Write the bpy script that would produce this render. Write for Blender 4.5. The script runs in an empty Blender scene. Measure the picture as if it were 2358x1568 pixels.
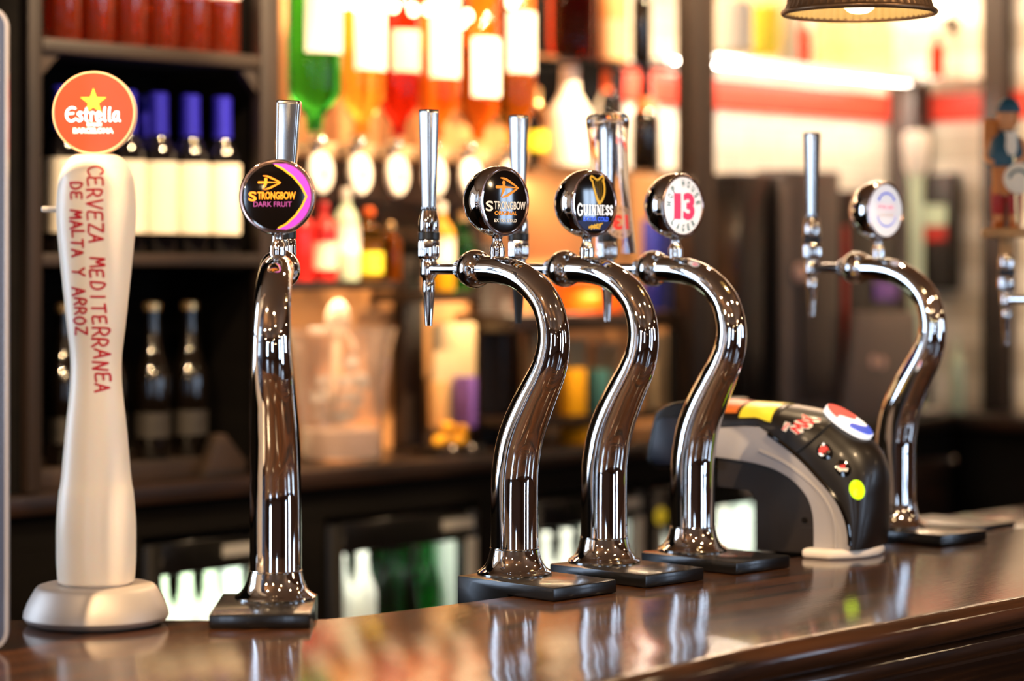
import bpy, bmesh, math, random
from mathutils import Vector, Matrix
from bisect import bisect_right

random.seed(7)
SC = bpy.context.scene
COL = SC.collection
PI = math.pi
R = math.radians

# ---------------------------------------------------------------- camera, world, light, exposure
CAM_Z = 1.5136
cam = bpy.data.cameras.new('camera')
cam.lens, cam.sensor_width = 85.0, 36.0
cam.shift_y = -181 / 2358
cam.dof.use_dof = True
cam.dof.focus_distance = 3.02
cam.dof.aperture_fstop = 2.35
cam.clip_start = .05
cam_ob = bpy.data.objects.new('camera', cam)
cam_ob.location, cam_ob.rotation_euler = (0, 0, CAM_Z), (R(90), 0, 0)
COL.objects.link(cam_ob)
SC.camera = cam_ob

SC.view_settings.view_transform = 'Standard'
SC.view_settings.look = 'None'
SC.view_settings.gamma = 1
SC.view_settings.use_curve_mapping = False
SC.view_settings.exposure = 0.0
SC.cycles.use_denoising = True
SC.cycles.use_adaptive_sampling = True
SC.cycles.adaptive_threshold = .02
SC.cycles.max_bounces = 10
SC.cycles.transmission_bounces = 8
SC.cycles.glossy_bounces = 6
SC.cycles.transparent_max_bounces = 8
SC.cycles.sample_clamp_indirect = 6
SC.cycles.caustics_refractive = True

world = bpy.data.worlds.new('world')
SC.world = world
world.use_nodes = True
world.node_tree.nodes['Background'].inputs[0].default_value = (.30, .36, .45, 1)
world.node_tree.nodes['Background'].inputs[1].default_value = .25

WARM = (1, .70, .40)
# back bar frame: x runs along the back bar (t), y points into the wall (q)
BB = Matrix.Translation((-.658, 4.503, 0)) @ Matrix.Rotation(R(48), 4, 'Z')
# bar counter frame: x along the bar (u), y towards the bartender (v), z = 0 on the counter top
BAR = Matrix.Translation((.0033, 3.079, 1.10)) @ Matrix.Rotation(R(45), 4, 'Z')
def bbp(t, q, z=0):
    return BB @ Vector((t, q, z))

def lamp(name, kind, loc, energy, color=WARM, size=.05, size_y=None, aim=None, spot=None, blend=.5):
    d = bpy.data.lights.new(name, kind)
    d.energy, d.color = energy, color
    if kind == 'AREA':
        d.size = size
        if size_y:
            d.shape, d.size_y = 'RECTANGLE', size_y
    else:
        d.shadow_soft_size = size
    if kind == 'SPOT':
        d.spot_size, d.spot_blend = R(spot), blend
    o = bpy.data.objects.new(name, d)
    o.location = loc
    if aim is not None:
        o.rotation_euler = (Vector(aim) - Vector(loc)).to_track_quat('-Z', 'Y').to_euler()
    COL.objects.link(o)
    return o

# spot lamps in the ceiling over the back bar: they wash the bottles
for t_, e_, z_ in ((.0, 105, 1.62), (.55, 100, 1.85), (.85, 80, 1.8), (1.15, 100, 1.85), (1.55, 90, 1.85), (2.6, 20, 1.9)):
    lamp('back_bar_spot', 'SPOT', bbp(t_, -.85, 2.55), e_ * 1.6, WARM, .03, aim=bbp(t_, .12, z_), spot=48)
lamp('back_bar_spot', 'SPOT', bbp(.50, -.85, 2.45), 150, WARM, .03, aim=bbp(.58, .10, 1.20), spot=24)  # extra spot added to brighten the ice bucket and give it glints
lamp('shelf_strip', 'AREA', bbp(.95, .10, 2.30), 12, WARM, 1.2, .04, aim=bbp(.95, .16, 1.5))
# lights over the tiled wall, under the shelves and over the rose bottles
lamp('wall_strip', 'AREA', bbp(2.30, .17, 2.66), 32, (1, .74, .50), 1.3, .06, aim=bbp(2.30, .27, 1.5))
lamp('wall_strip', 'AREA', bbp(2.80, -.5, 2.66), 9, (1, .74, .50), 1.0, .06, aim=bbp(2.98, -.4, 1.5))
lamp('shelf_strip', 'AREA', bbp(2.30, .20, 2.0334 - .02), 20, (1, .86, .70), 1.1, .04, aim=bbp(2.30, .28, 1.5))
lamp('shelf_strip', 'AREA', bbp(.50, .10, 1.4739 - .03), 1.3, WARM, .36, .04, aim=bbp(.50, .16, 1.1))  # fill strip added to brighten the ice bucket bay
lamp('shelf_strip', 'AREA', bbp(1.12, .10, 1.4205 + .02), 1.9, WARM, .55, .04, aim=bbp(1.12, .22, 1.1))  # fill strip added to brighten the boxes behind the taps
lamp('shelf_strip', 'AREA', bbp(1.4367, .12, 1.7201 - .012), 1.4, WARM, .40, .03, aim=bbp(1.5327, .22, 1.2))  # fill strip added below the glass shelf to lift that bay
lamp('rose_strip', 'AREA', bbp(.02, .20, 2.26), 4, (1, .66, .40), .45, .03, aim=bbp(.02, .08, 1.9))
# ceiling spots over the counter and small unseen lamps added for fill and glints
for (x_, y_, e_) in ((-.95, 1.75, 105), (.25, 1.55, 22), (1.25, 2.35, 26), (.55, 3.95, 14)):
    lamp('counter_spot', 'SPOT', (x_, y_, 2.6), e_ * 3, WARM, .03, aim=(x_ * .7 - .1, 2.95, 1.15), spot=64)
for (x_, y_, z_, e_) in ((-2.6, -1.6, 2.35, 9), (1.4, -2.2, 2.35, 9), (3.0, .2, 2.3, 9), (-.5, .4, 2.45, 5), (-3.2, .8, 2.2, 8),
                         (2.2, 1.6, 2.2, 5), (3.3, 2.6, 2.0, 5), (-1.5, 1.1, 2.2, 34), (.8, .9, 2.5, 5), (2.6, -2.4, 1.9, 5), (-1.0, -2.6, 2.1, 5), (3.2, 3.8, 2.2, 5), (1.9, 3.4, 2.4, 4)):
    lamp('room_fill_lamp', 'POINT', (x_, y_, z_), e_, WARM, .03)

# ---------------------------------------------------------------- materials
def lin(h):
    h = h.lstrip('#')
    c = [int(h[i:i + 2], 16) / 255 for i in (0, 2, 4)]
    return tuple(x / 12.92 if x <= .04045 else ((x + .055) / 1.055) ** 2.4 for x in c) + (1,)

M = {}
def mat(name, col, rough=.5, metal=0.0, emit=0.0, trans=0.0, coat=0.0, ior=1.45, var=.06, scale=40, bump=0.0, sheen=None, ecol=None, sub=0.0):
    m = bpy.data.materials.new(name)
    m.use_nodes = True
    nt = m.node_tree
    b = nt.nodes['Principled BSDF']
    c = lin(col) if isinstance(col, str) else tuple(col) + (1,)
    b.inputs['Roughness'].default_value = rough
    b.inputs['Metallic'].default_value = metal
    b.inputs['IOR'].default_value = ior
    b.inputs['Transmission Weight'].default_value = trans
    b.inputs['Coat Weight'].default_value = coat
    b.inputs['Coat Roughness'].default_value = .06
    if sub:
        b.inputs['Subsurface Weight'].default_value = sub
        b.inputs['Subsurface Radius'].default_value = (.02, .012, .008)
    if emit:
        b.inputs['Emission Color'].default_value = lin(ecol) if ecol else c
        b.inputs['Emission Strength'].default_value = emit
    if var and not trans:
        tc = nt.nodes.new('ShaderNodeTexCoord')
        n = nt.nodes.new('ShaderNodeTexNoise')
        n.inputs['Scale'].default_value = scale
        n.inputs['Detail'].default_value = 3
        nt.links.new(tc.outputs['Object'], n.inputs['Vector'])
        mx = nt.nodes.new('ShaderNodeMix')
        mx.data_type = 'RGBA'
        mx.inputs[6].default_value = tuple(x * (1 - var) for x in c[:3]) + (1,)
        mx.inputs[7].default_value = tuple(min(1, x * (1 + var)) for x in c[:3]) + (1,)
        nt.links.new(n.outputs[0], mx.inputs[0])
        nt.links.new(mx.outputs[2], b.inputs['Base Color'])
        if bump:
            bp = nt.nodes.new('ShaderNodeBump')
            bp.inputs['Strength'].default_value = bump
            bp.inputs['Distance'].default_value = .002
            nt.links.new(n.outputs[0], bp.inputs['Height'])
            nt.links.new(bp.outputs[0], b.inputs['Normal'])
    else:
        b.inputs['Base Color'].default_value = c
    M[name] = m
    return m

def wood(name, dark, light, rough, coat, stretch=(2, 40, 40), scale=1.0, bump=.06, coat_rough=.08, turn=0):
    m = bpy.data.materials.new(name)
    m.use_nodes = True
    nt = m.node_tree
    b = nt.nodes['Principled BSDF']
    tc = nt.nodes.new('ShaderNodeTexCoord')
    mp = nt.nodes.new('ShaderNodeMapping')
    mp.inputs['Scale'].default_value = tuple(s * scale for s in stretch)
    tr_ = nt.nodes.new('ShaderNodeMapping')
    tr_.inputs['Rotation'].default_value = (0, 0, R(-turn))
    nt.links.new(tc.outputs['Object'], tr_.inputs['Vector'])
    nt.links.new(tr_.outputs[0], mp.inputs['Vector'])
    n = nt.nodes.new('ShaderNodeTexNoise')
    n.inputs['Scale'].default_value = 1.6
    n.inputs['Detail'].default_value = 6
    n.inputs['Distortion'].default_value = .6
    nt.links.new(mp.outputs[0], n.inputs['Vector'])
    n2 = nt.nodes.new('ShaderNodeTexNoise')
    n2.inputs['Scale'].default_value = 9
    n2.inputs['Detail'].default_value = 4
    nt.links.new(mp.outputs[0], n2.inputs['Vector'])
    r = nt.nodes.new('ShaderNodeValToRGB')
    r.color_ramp.elements[0].position, r.color_ramp.elements[1].position = .32, .72
    r.color_ramp.elements[0].color, r.color_ramp.elements[1].color = lin(dark), lin(light)
    nt.links.new(n.outputs[0], r.inputs[0])
    nt.links.new(r.outputs[0], b.inputs['Base Color'])
    b.inputs['Roughness'].default_value = rough
    b.inputs['Coat Weight'].default_value = coat
    b.inputs['Coat Roughness'].default_value = coat_rough
    if coat > .5:
        b.inputs['Specular IOR Level'].default_value = .1
    bp = nt.nodes.new('ShaderNodeBump')
    bp.inputs['Strength'].default_value = bump
    bp.inputs['Distance'].default_value = .001
    nt.links.new(n2.outputs[0], bp.inputs['Height'])
    nt.links.new(bp.outputs[0], b.inputs['Normal'])
    if coat:
        nt.links.new(bp.outputs[0], b.inputs['Coat Normal'])
    M[name] = m
    return m

mat('chrome', (.74, .72, .70), .035, 1, var=.02, scale=8)
mat('brushed_steel', (.44, .43, .42), .18, 1, var=.05, scale=120)
mat('dark_metal', (.10, .09, .085), .25, 1, var=.05)
mat('black_satin', '#0b0a0a', .26, 0, coat=.15, var=.1)
mat('black_rubber', '#0a0a0a', .35, var=.1)
mat('black_gloss', '#0a0706', .08, 0, coat=1, var=.05)
mat('shell_black', '#17110c', .36, 0, coat=.12, var=.05)
mat('rim_metal', '#c9a79c', .18, 1, var=.03)
mat('silver_paint', '#b9aea4', .5, .5, var=.03)
mat('cream_plastic', '#fbe9d0', .38, 0, coat=.06, var=.01, scale=12, sub=.25)
mat('red_ink', '#c8141a', .5, var=.1)
mat('grey_plastic', '#a9a4a4', .38, var=.02)
mat('dark_plastic', '#1f160e', .4, var=.05)
mat('window_lit_black', '#1c2030', .35, var=.05)
mat('white_foot', '#efe4d8', .4, var=.02)
mat('lens_orange', '#d8351c', .35, 0, emit=.62, ecol='#f4502e', coat=.15, var=.02)
mat('lens_rim_cream', '#f7c69a', .35, emit=.18, ecol='#ffc48c', var=.02)
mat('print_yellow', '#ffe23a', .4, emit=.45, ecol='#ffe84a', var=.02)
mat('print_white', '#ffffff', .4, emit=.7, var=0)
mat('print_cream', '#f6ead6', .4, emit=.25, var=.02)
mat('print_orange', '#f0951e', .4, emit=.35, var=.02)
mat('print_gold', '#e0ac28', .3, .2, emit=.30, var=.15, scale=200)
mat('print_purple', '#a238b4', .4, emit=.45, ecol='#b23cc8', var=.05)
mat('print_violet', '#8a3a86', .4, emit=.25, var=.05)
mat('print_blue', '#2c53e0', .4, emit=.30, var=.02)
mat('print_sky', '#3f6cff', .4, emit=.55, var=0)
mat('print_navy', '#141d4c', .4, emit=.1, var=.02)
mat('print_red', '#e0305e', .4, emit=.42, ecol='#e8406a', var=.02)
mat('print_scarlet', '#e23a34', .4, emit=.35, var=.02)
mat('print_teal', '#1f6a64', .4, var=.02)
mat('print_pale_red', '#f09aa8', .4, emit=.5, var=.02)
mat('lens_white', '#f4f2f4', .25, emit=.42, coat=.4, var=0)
mat('button_lime', '#b9f000', .3, emit=.9, ecol='#c8f500', coat=.3, var=.03)
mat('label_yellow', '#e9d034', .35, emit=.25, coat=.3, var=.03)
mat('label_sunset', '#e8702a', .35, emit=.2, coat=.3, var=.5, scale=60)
mat('brass_dark', '#6a5038', .36, .6, var=.45, scale=90, bump=.25)
mat('lamp_inner', '#b39d66', .5, var=.05)
mat('bulb', '#fff4d8', .4, emit=9, ecol='#ffe6b0', var=0)
mat('lamp_bulb', '#fff4d8', .4, emit=2.5, ecol='#ffe6b0', var=0)
mat('clear_glass', (1, 1, 1), .0, trans=1, ior=1.46)
mat('glass_green', (.03, .42, .05), .04, trans=1, ior=1.3)
mat('glass_beer_green', (.02, .45, .10), .04, trans=1, ior=1.3)
mat('glass_dark', '#08070a', .06, coat=1, var=.1)
mat('glass_brown', '#0c0805', .07, coat=1, var=.1)
mat('liquor_clear', (1, .93, .82), .02, trans=1, ior=1.25)
mat('liquor_amber', (1, .42, .05), .03, trans=1, ior=1.25)
mat('liquor_gold', (1, .68, .12), .03, trans=1, ior=1.25)
mat('liquor_red', (.52, .03, .012), .03, trans=1, ior=1.25)
mat('jar_gold', (1, .84, .50), .03, trans=1, ior=1.25)
mat('liquor_orange', (1, .30, .04), .03, trans=1, ior=1.25)
mat('rose_glass', (.95, .12, .03), .03, trans=.92, ior=1.3, coat=1)
mat('pale_green_glass', '#cfe0c0', .25, var=.03, coat=.4)
mat('paper_cream', '#f6ead2', .7, var=.04)
mat('label_dull', '#2e2924', .6, var=.5, scale=70)
mat('paper_white', '#fff8ea', .7, var=.03)
mat('foil_blue', '#2420a8', .42, .25, var=.08)
mat('foil_gold', '#d9b47c', .25, .8, var=.1)
mat('bucket_plastic', (1, .92, .88), .02, trans=.95, ior=1.38, coat=.6)
mat('scoop_plastic', '#b49a86', .45, var=.03)
mat('ice_clear', (1, .97, .95), .04, trans=.8, ior=1.31, coat=1)
mat('cap_orange', '#e8600f', .4, var=.05)
mat('cap_red', '#c02420', .4, var=.05)
mat('plastic_white', '#fdf4e6', .4, var=.02)
mat('plastic_red', '#cf1f1c', .3, var=.05, coat=.4)
mat('plastic_pink', '#f2c4ae', .3, var=.05, trans=0)
mat('plastic_yellow', '#e8a410', .4, var=.1)
mat('plastic_purple', '#7a55a8', .45, var=.05)
mat('plastic_teal', '#3f6f6c', .45, var=.05)
mat('print_stripe', '#1e5a66', .5, var=.05)
mat('card_tan', '#b98a55', .6, var=.08)
mat('card_cream', '#b9a07a', .6, var=.15, scale=15)
mat('grey_box', '#5e544f', .45, .2, var=.05)
mat('blue_box', '#26329a', .45, var=.05)
mat('machine_black', '#15100e', .3, var=.1, coat=.2)
mat('machine_grey', '#453c38', .35, .3, var=.08)
mat('screen_grey', '#75685f', .45, .1, var=.05)
mat('fridge_white', '#e8efe6', .5, var=.03)
mat('fridge_frame', '#b9b6ae', .4, .3, var=.04)
mat('fridge_black', '#0c0b0b', .35, var=.1)
mat('rail_cream', '#c6a079', .45, .2, var=.05)
mat('plaster', '#b0855a', .8, var=.05, scale=6)
mat('ceiling_paint', '#8a6544', .8, var=.06, scale=5)
mat('room_paint', '#55392b', .7, var=.1, scale=3)
mat('tan_panel', '#c08a58', .45, var=.08, scale=6, coat=.2)
mat('daylight', '#bfdcff', .5, emit=11, ecol='#c6defc', var=0)
mat('window_frame', '#2a1c12', .4, var=.1)
mat('acrylic_edge', '#8d8c95', .3, var=.03)
mat('skin', '#d8935c', .5, var=.05)
mat('coat_teal', '#1e4f60', .5, var=.1)
mat('coat_orange', '#c8762a', .5, var=.12)
mat('trouser_red', '#a8261c', .5, var=.1)
mat('boot_orange', '#b9611c', .5, var=.1)
mat('ice_cream', '#f8ddc8', .45, var=.05)
wood('counter_wood', '#150a04', '#4c2a10', .6, .9, (2.2, 40, 40), 1.0, .13, .085, 45)
wood('dark_wood', '#120b07', '#2c1b10', .38, .25, (3, 3, 22), .8, .05)
wood('post_wood', '#170e09', '#2d1d13', .6, 0, (14, 14, 2), .8, .05)
wood('shelf_wood', '#1a100a', '#352315', .6, 0, (2, 18, 18), .8, .05)
wood('floor_wood', '#2b1608', '#5c3417', .35, .3, (1.5, 14, 14), .6, .05)
wood('panel_black', '#050302', '#0c0805', .85, 0, (4, 4, 20), .7, .04)
M['panel_black'].node_tree.nodes['Principled BSDF'].inputs['Specular IOR Level'].default_value = .12
def rough_ice():
    nt = M['ice_clear'].node_tree
    tc = nt.nodes.new('ShaderNodeTexCoord')
    vo = nt.nodes.new('ShaderNodeTexVoronoi')
    vo.inputs['Scale'].default_value = 140
    bp = nt.nodes.new('ShaderNodeBump')
    bp.inputs['Strength'].default_value = 1.0
    bp.inputs['Distance'].default_value = .003
    nt.links.new(tc.outputs['Object'], vo.inputs['Vector'])
    nt.links.new(vo.outputs['Distance'], bp.inputs['Height'])
    b = nt.nodes['Principled BSDF']
    nt.links.new(bp.outputs[0], b.inputs['Normal'])
    nt.links.new(bp.outputs[0], b.inputs['Coat Normal'])
rough_ice()

def tile_material():
    m = bpy.data.materials.new('white_tile')
    m.use_nodes = True
    nt = m.node_tree
    b = nt.nodes['Principled BSDF']
    tc = nt.nodes.new('ShaderNodeTexCoord')
    mp = nt.nodes.new('ShaderNodeMapping')
    mp.inputs['Rotation'].default_value = (R(90), 0, 0)
    nt.links.new(tc.outputs['Object'], mp.inputs['Vector'])
    br = nt.nodes.new('ShaderNodeTexBrick')
    br.inputs['Color1'].default_value = lin('#f8eede')
    br.inputs['Color2'].default_value = lin('#f4e8d4')
    br.inputs['Mortar'].default_value = lin('#d8cbb6')
    br.inputs['Scale'].default_value = 1
    br.inputs['Mortar Size'].default_value = .003
    br.inputs['Brick Width'].default_value = .15
    br.inputs['Row Height'].default_value = .075
    nt.links.new(mp.outputs[0], br.inputs['Vector'])
    nt.links.new(br.outputs[0], b.inputs['Base Color'])
    b.inputs['Roughness'].default_value = .3
    M['white_tile'] = m
tile_material()
mat('red_tile', '#de4430', .3, var=.06)

def acrylic():
    m = bpy.data.materials.new('acrylic_sheet')
    m.use_nodes = True
    nt = m.node_tree
    b = nt.nodes['Principled BSDF']
    b.inputs['Base Color'].default_value = lin('#4a5572')  # window reflection put into the sheet colour as blue grey
    b.inputs['Roughness'].default_value = .12
    b.inputs['Coat Weight'].default_value = 1
    b.inputs['Coat Roughness'].default_value = .1
    tr = nt.nodes.new('ShaderNodeBsdfTransparent')
    tr.inputs[0].default_value = (.9, .93, 1, 1)
    mx = nt.nodes.new('ShaderNodeMixShader')
    mx.inputs[0].default_value = .7
    nt.links.new(tr.outputs[0], mx.inputs[1])
    nt.links.new(b.outputs[0], mx.inputs[2])
    out = nt.nodes['Material Output']
    nt.links.new(mx.outputs[0], out.inputs[0])
    M['acrylic_sheet'] = m
acrylic()

# ---------------------------------------------------------------- mesh helpers
class MB:
    def __init__(self):
        self.v, self.f = [], []
    def add(self, vs, fs):
        b = len(self.v)
        self.v += [tuple(p) for p in vs]
        self.f += [tuple(b + i for i in f) for f in fs]
        return self
    def box(self, x0, x1, y0, y1, z0, z1):
        vs = [(x, y, z) for z in (z0, z1) for y in (y0, y1) for x in (x0, x1)]
        return self.add(vs, [(0, 2, 3, 1), (4, 5, 7, 6), (0, 1, 5, 4), (1, 3, 7, 5), (3, 2, 6, 7), (2, 0, 4, 6)])
    def lathe(self, prof, n=40, o=(0, 0, 0), axis='z', caps=True, flute=0, fl_n=8, a0=0, a1=2 * PI):
        full = abs(a1 - a0 - 2 * PI) < 1e-6
        cnt = n if full else n + 1
        vs, fs = [], []
        for (r, h) in prof:
            for k in range(cnt):
                a = a0 + (a1 - a0) * k / n
                rr = r * (1 - flute * (.5 + .5 * math.cos(fl_n * a)))
                x, y = rr * math.cos(a), rr * math.sin(a)
                p = (x, y, h) if axis == 'z' else ((x, -h, y) if axis == '-y' else ((x, h, -y) if axis == 'y' else (h, x, y)))
                vs.append((p[0] + o[0], p[1] + o[1], p[2] + o[2]))
        m = len(prof)
        for i in range(m - 1):
            for k in range(cnt if full else n):
                k2 = (k + 1) % cnt
                fs.append((i * cnt + k, i * cnt + k2, (i + 1) * cnt + k2, (i + 1) * cnt + k))
        if caps and full:
            if prof[0][0] > 1e-6:
                fs.append(tuple(range(cnt))[::-1])
            if prof[-1][0] > 1e-6:
                fs.append(tuple((m - 1) * cnt + k for k in range(cnt)))
        return self.add(vs, fs)
    def tube(self, pts, rad, n=24, caps=True, squash=1.0):
        pts = [Vector(p) for p in pts]
        if not hasattr(rad, '__len__'):
            rad = [rad] * len(pts)
        vs, fs = [], []
        up = None
        for i, p in enumerate(pts):
            d = (pts[min(i + 1, len(pts) - 1)] - pts[max(i - 1, 0)]).normalized()
            if up is None:
                up = Vector((1, 0, 0)) if abs(d.x) < .9 else Vector((0, 0, 1))
            a = (up - d * up.dot(d)).normalized()
            up = a
            b = d.cross(a)
            for k in range(n):
                t = 2 * PI * k / n
                vs.append(p + a * rad[i] * math.cos(t) + b * rad[i] * squash * math.sin(t))
        for i in range(len(pts) - 1):
            for k in range(n):
                k2 = (k + 1) % n
                fs.append((i * n + k, i * n + k2, (i + 1) * n + k2, (i + 1) * n + k))
        if caps:
            fs.append(tuple(range(n))[::-1])
            fs.append(tuple((len(pts) - 1) * n + k for k in range(n)))
        return self.add(vs, fs)
    def prism(self, poly, h0, h1, axis='z'):
        # poly in (x,y) for 'z'; in (y,z) for 'x'; in (x,z) for 'y'
        def mp(a, b, h):
            return (a, b, h) if axis == 'z' else ((h, a, b) if axis == 'x' else (a, h, b))
        n = len(poly)
        vs = [mp(a, b, h0) for a, b in poly] + [mp(a, b, h1) for a, b in poly]
        fs = [tuple(range(n))[::-1], tuple(range(n, 2 * n))]
        fs += [(i, (i + 1) % n, n + (i + 1) % n, n + i) for i in range(n)]
        return self.add(vs, fs)
    def grid(self, rows):
        # rows: list of equal-length lists of points
        n = len(rows[0])
        vs = [p for r in rows for p in r]
        fs = [(i * n + k, i * n + k + 1, (i + 1) * n + k + 1, (i + 1) * n + k) for i in range(len(rows) - 1) for k in range(n - 1)]
        return self.add(vs, fs)
    def xf(self, mtx):
        self.v = [tuple(mtx @ Vector(p)) for p in self.v]
        return self
    def build(self, name, m, parent=None, bevel=0, seg=2, sharp=38, loc=None, weld=True, matrix=None):
        me = bpy.data.meshes.new(name)
        bm = bmesh.new()
        vs = [bm.verts.new(p) for p in self.v]
        for f in self.f:
            try:
                bm.faces.new([vs[i] for i in f])
            except ValueError:
                pass
        if weld:
            bmesh.ops.remove_doubles(bm, verts=bm.verts, dist=1e-6)
        bmesh.ops.recalc_face_normals(bm, faces=bm.faces)
        if bevel:
            es = [e for e in bm.edges if len(e.link_faces) == 2 and e.calc_face_angle(0) > R(30)]
            bmesh.ops.bevel(bm, geom=es, offset=bevel, segments=seg, profile=.5, affect='EDGES', clamp_overlap=True)
        for f in bm.faces:
            f.smooth = True
        for e in bm.edges:
            if len(e.link_faces) == 2 and e.calc_face_angle(0) > R(sharp):
                e.smooth = False
        bm.to_mesh(me)
        bm.free()
        me.materials.append(M[m])
        o = bpy.data.objects.new(name, me)
        COL.objects.link(o)
        if parent is not None:
            o.parent = parent
        if loc is not None:
            o.location = loc
        if matrix is not None:
            o.matrix_world = matrix
        return o

def tag(o, label=None, cat=None, group=None, kind=None):
    for k, v in (('label', label), ('category', cat), ('group', group), ('kind', kind)):
        if v:
            o[k] = v
    return o
def empty(name, mtx, label=None, cat=None, group=None):
    o = bpy.data.objects.new(name, None)
    o.empty_display_size = .05
    COL.objects.link(o)
    o.matrix_world = mtx
    return tag(o, label, cat, group)
def structure(name, mb, m, **kw):
    return tag(mb.build(name, m, **kw), kind='structure')
def clone(o, parent=None):
    c = o.copy()
    COL.objects.link(c)
    if parent is not None:
        c.parent = parent
        c.matrix_parent_inverse = o.matrix_parent_inverse.copy()
    for ch in o.children:
        clone(ch, c)
    return c
def T3(x, y, z):
    return Matrix.Translation((x, y, z))
def RZ(deg):
    return Matrix.Rotation(R(deg), 4, 'Z')
def interp(xs, ys, x):
    if x <= xs[0]:
        return ys[0]
    if x >= xs[-1]:
        return ys[-1]
    i = bisect_right(xs, x) - 1
    f = (x - xs[i]) / (xs[i + 1] - xs[i])
    return ys[i] + (ys[i + 1] - ys[i]) * f
def smooth_path(P, n):
    # Catmull-Rom through tuples of any dimension
    out = []
    m = len(P)
    for i in range(m - 1):
        p0, p1, p2, p3 = P[max(i - 1, 0)], P[i], P[i + 1], P[min(i + 2, m - 1)]
        for k in range(n):
            t = k / n
            out.append(tuple(.5 * (2 * b + (c - a) * t + (2 * a - 5 * b + 4 * c - d) * t * t + (3 * b - a - 3 * c + d) * t ** 3)
                             for a, b, c, d in zip(p0, p1, p2, p3)))
    out.append(tuple(P[-1]))
    return out

_text_cache = {}
def text2d(body, size=1.0, width=1.0, bold=0.0, spacing=1.0, shear=0.0):
    """Flat triangles of a word in the built-in font, centred in x, baseline at 0; x, y in metres."""
    key = (body, bold, spacing, shear)
    if key not in _text_cache:
        cu = bpy.data.curves.new('word', 'FONT')
        cu.body, cu.size, cu.align_x, cu.offset, cu.space_character, cu.shear = body, 1, 'CENTER', bold, spacing, shear
        cu.resolution_u = 4
        o = bpy.data.objects.new('word', cu)
        COL.objects.link(o)
        bpy.context.view_layer.update()
        ev = o.evaluated_get(bpy.context.evaluated_depsgraph_get())
        me = ev.to_mesh()
        vs = [(p.co.x, p.co.y) for p in me.vertices]
        fs = [tuple(p.vertices) for p in me.polygons]
        ev.to_mesh_clear()
        bpy.data.objects.remove(o)
        bpy.data.curves.remove(cu)
        _text_cache[key] = (vs, fs)
    vs, fs = _text_cache[key]
    return [(x * size * width, y * size) for x, y in vs], fs
def fit_text(body, w, h, bold=0.0, spacing=1.0, shear=0.0):
    """The word scaled to exactly w by h (cap height), centred on (0, 0)."""
    vs, fs = text2d(body, 1, 1, bold, spacing, shear)
    x0, x1 = min(p[0] for p in vs), max(p[0] for p in vs)
    y0, y1 = min(p[1] for p in vs), max(p[1] for p in vs)
    return [((x - (x0 + x1) / 2) / (x1 - x0) * w, (y - (y0 + y1) / 2) / (y1 - y0) * h) for x, y in vs], fs
def ribbon(pts, w, close=False):
    """A polyline drawn with a pen of width w (a number or one per point): flat quads and round joins."""
    vs, fs = [], []
    n = len(pts)
    ws = w if hasattr(w, '__len__') else [w] * n
    rng = range(n if close else n - 1)
    for i in rng:
        (x0, y0), (x1, y1) = pts[i], pts[(i + 1) % n]
        L = math.hypot(x1 - x0, y1 - y0) or 1e-9
        nx, ny = -(y1 - y0) / L, (x1 - x0) / L
        a, b_ = ws[i] / 2, ws[(i + 1) % n] / 2
        b = len(vs)
        vs += [(x0 + nx * a, y0 + ny * a), (x0 - nx * a, y0 - ny * a), (x1 - nx * b_, y1 - ny * b_), (x1 + nx * b_, y1 + ny * b_)]
        fs.append((b, b + 1, b + 2, b + 3))
    for i in range(n):
        b = len(vs)
        vs += [(pts[i][0] + ws[i] / 2 * math.cos(2 * PI * k / 10), pts[i][1] + ws[i] / 2 * math.sin(2 * PI * k / 10)) for k in range(10)]
        fs.append(tuple(range(b, b + 10)))
    return vs, fs
def disc2d(cx, cy, rx, ry=None, n=40):
    ry = ry or rx
    return [(cx + rx * math.cos(2 * PI * k / n), cy + ry * math.sin(2 * PI * k / n)) for k in range(n)], [tuple(range(n))]
def poly2d(pts):
    return list(pts), [tuple(range(len(pts)))]
class Print:
    """Flat artwork collected in 2D, then laid onto a surface by a map (x, y) -> point."""
    def __init__(self):
        self.v, self.f = [], []
    def add(self, vf, dx=0, dy=0, rot=0, sx=1, sy=1):
        vs, fs = vf
        b = len(self.v)
        c, s = math.cos(rot), math.sin(rot)
        for x, y in vs:
            x, y = x * sx, y * sy
            self.v.append((x * c - y * s + dx, x * s + y * c + dy))
        self.f += [tuple(b + i for i in f) for f in fs]
        return self
    def lay(self, name, m, parent, fn, fine=.005):
        mb = MB()
        if fine:
            bm = bmesh.new()
            vs = [bm.verts.new((x, y, 0)) for x, y in self.v]
            for f in self.f:
                try:
                    bm.faces.new([vs[i] for i in f])
                except ValueError:
                    pass
            bmesh.ops.triangulate(bm, faces=bm.faces[:])
            for _ in range(5):
                es = [e for e in bm.edges if e.calc_length() > fine]
                if not es:
                    break
                bmesh.ops.subdivide_edges(bm, edges=es, cuts=1)
                bmesh.ops.triangulate(bm, faces=[f for f in bm.faces if len(f.verts) > 3])
            bm.verts.index_update()
            self.v = [(v.co.x, v.co.y) for v in bm.verts]
            self.f = [tuple(v.index for v in f.verts) for f in bm.faces]
            bm.free()
        mb.v = [fn(x, y) for x, y in self.v]
        mb.f = self.f
        return mb.build(name, m, parent, weld=False, sharp=180)

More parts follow.
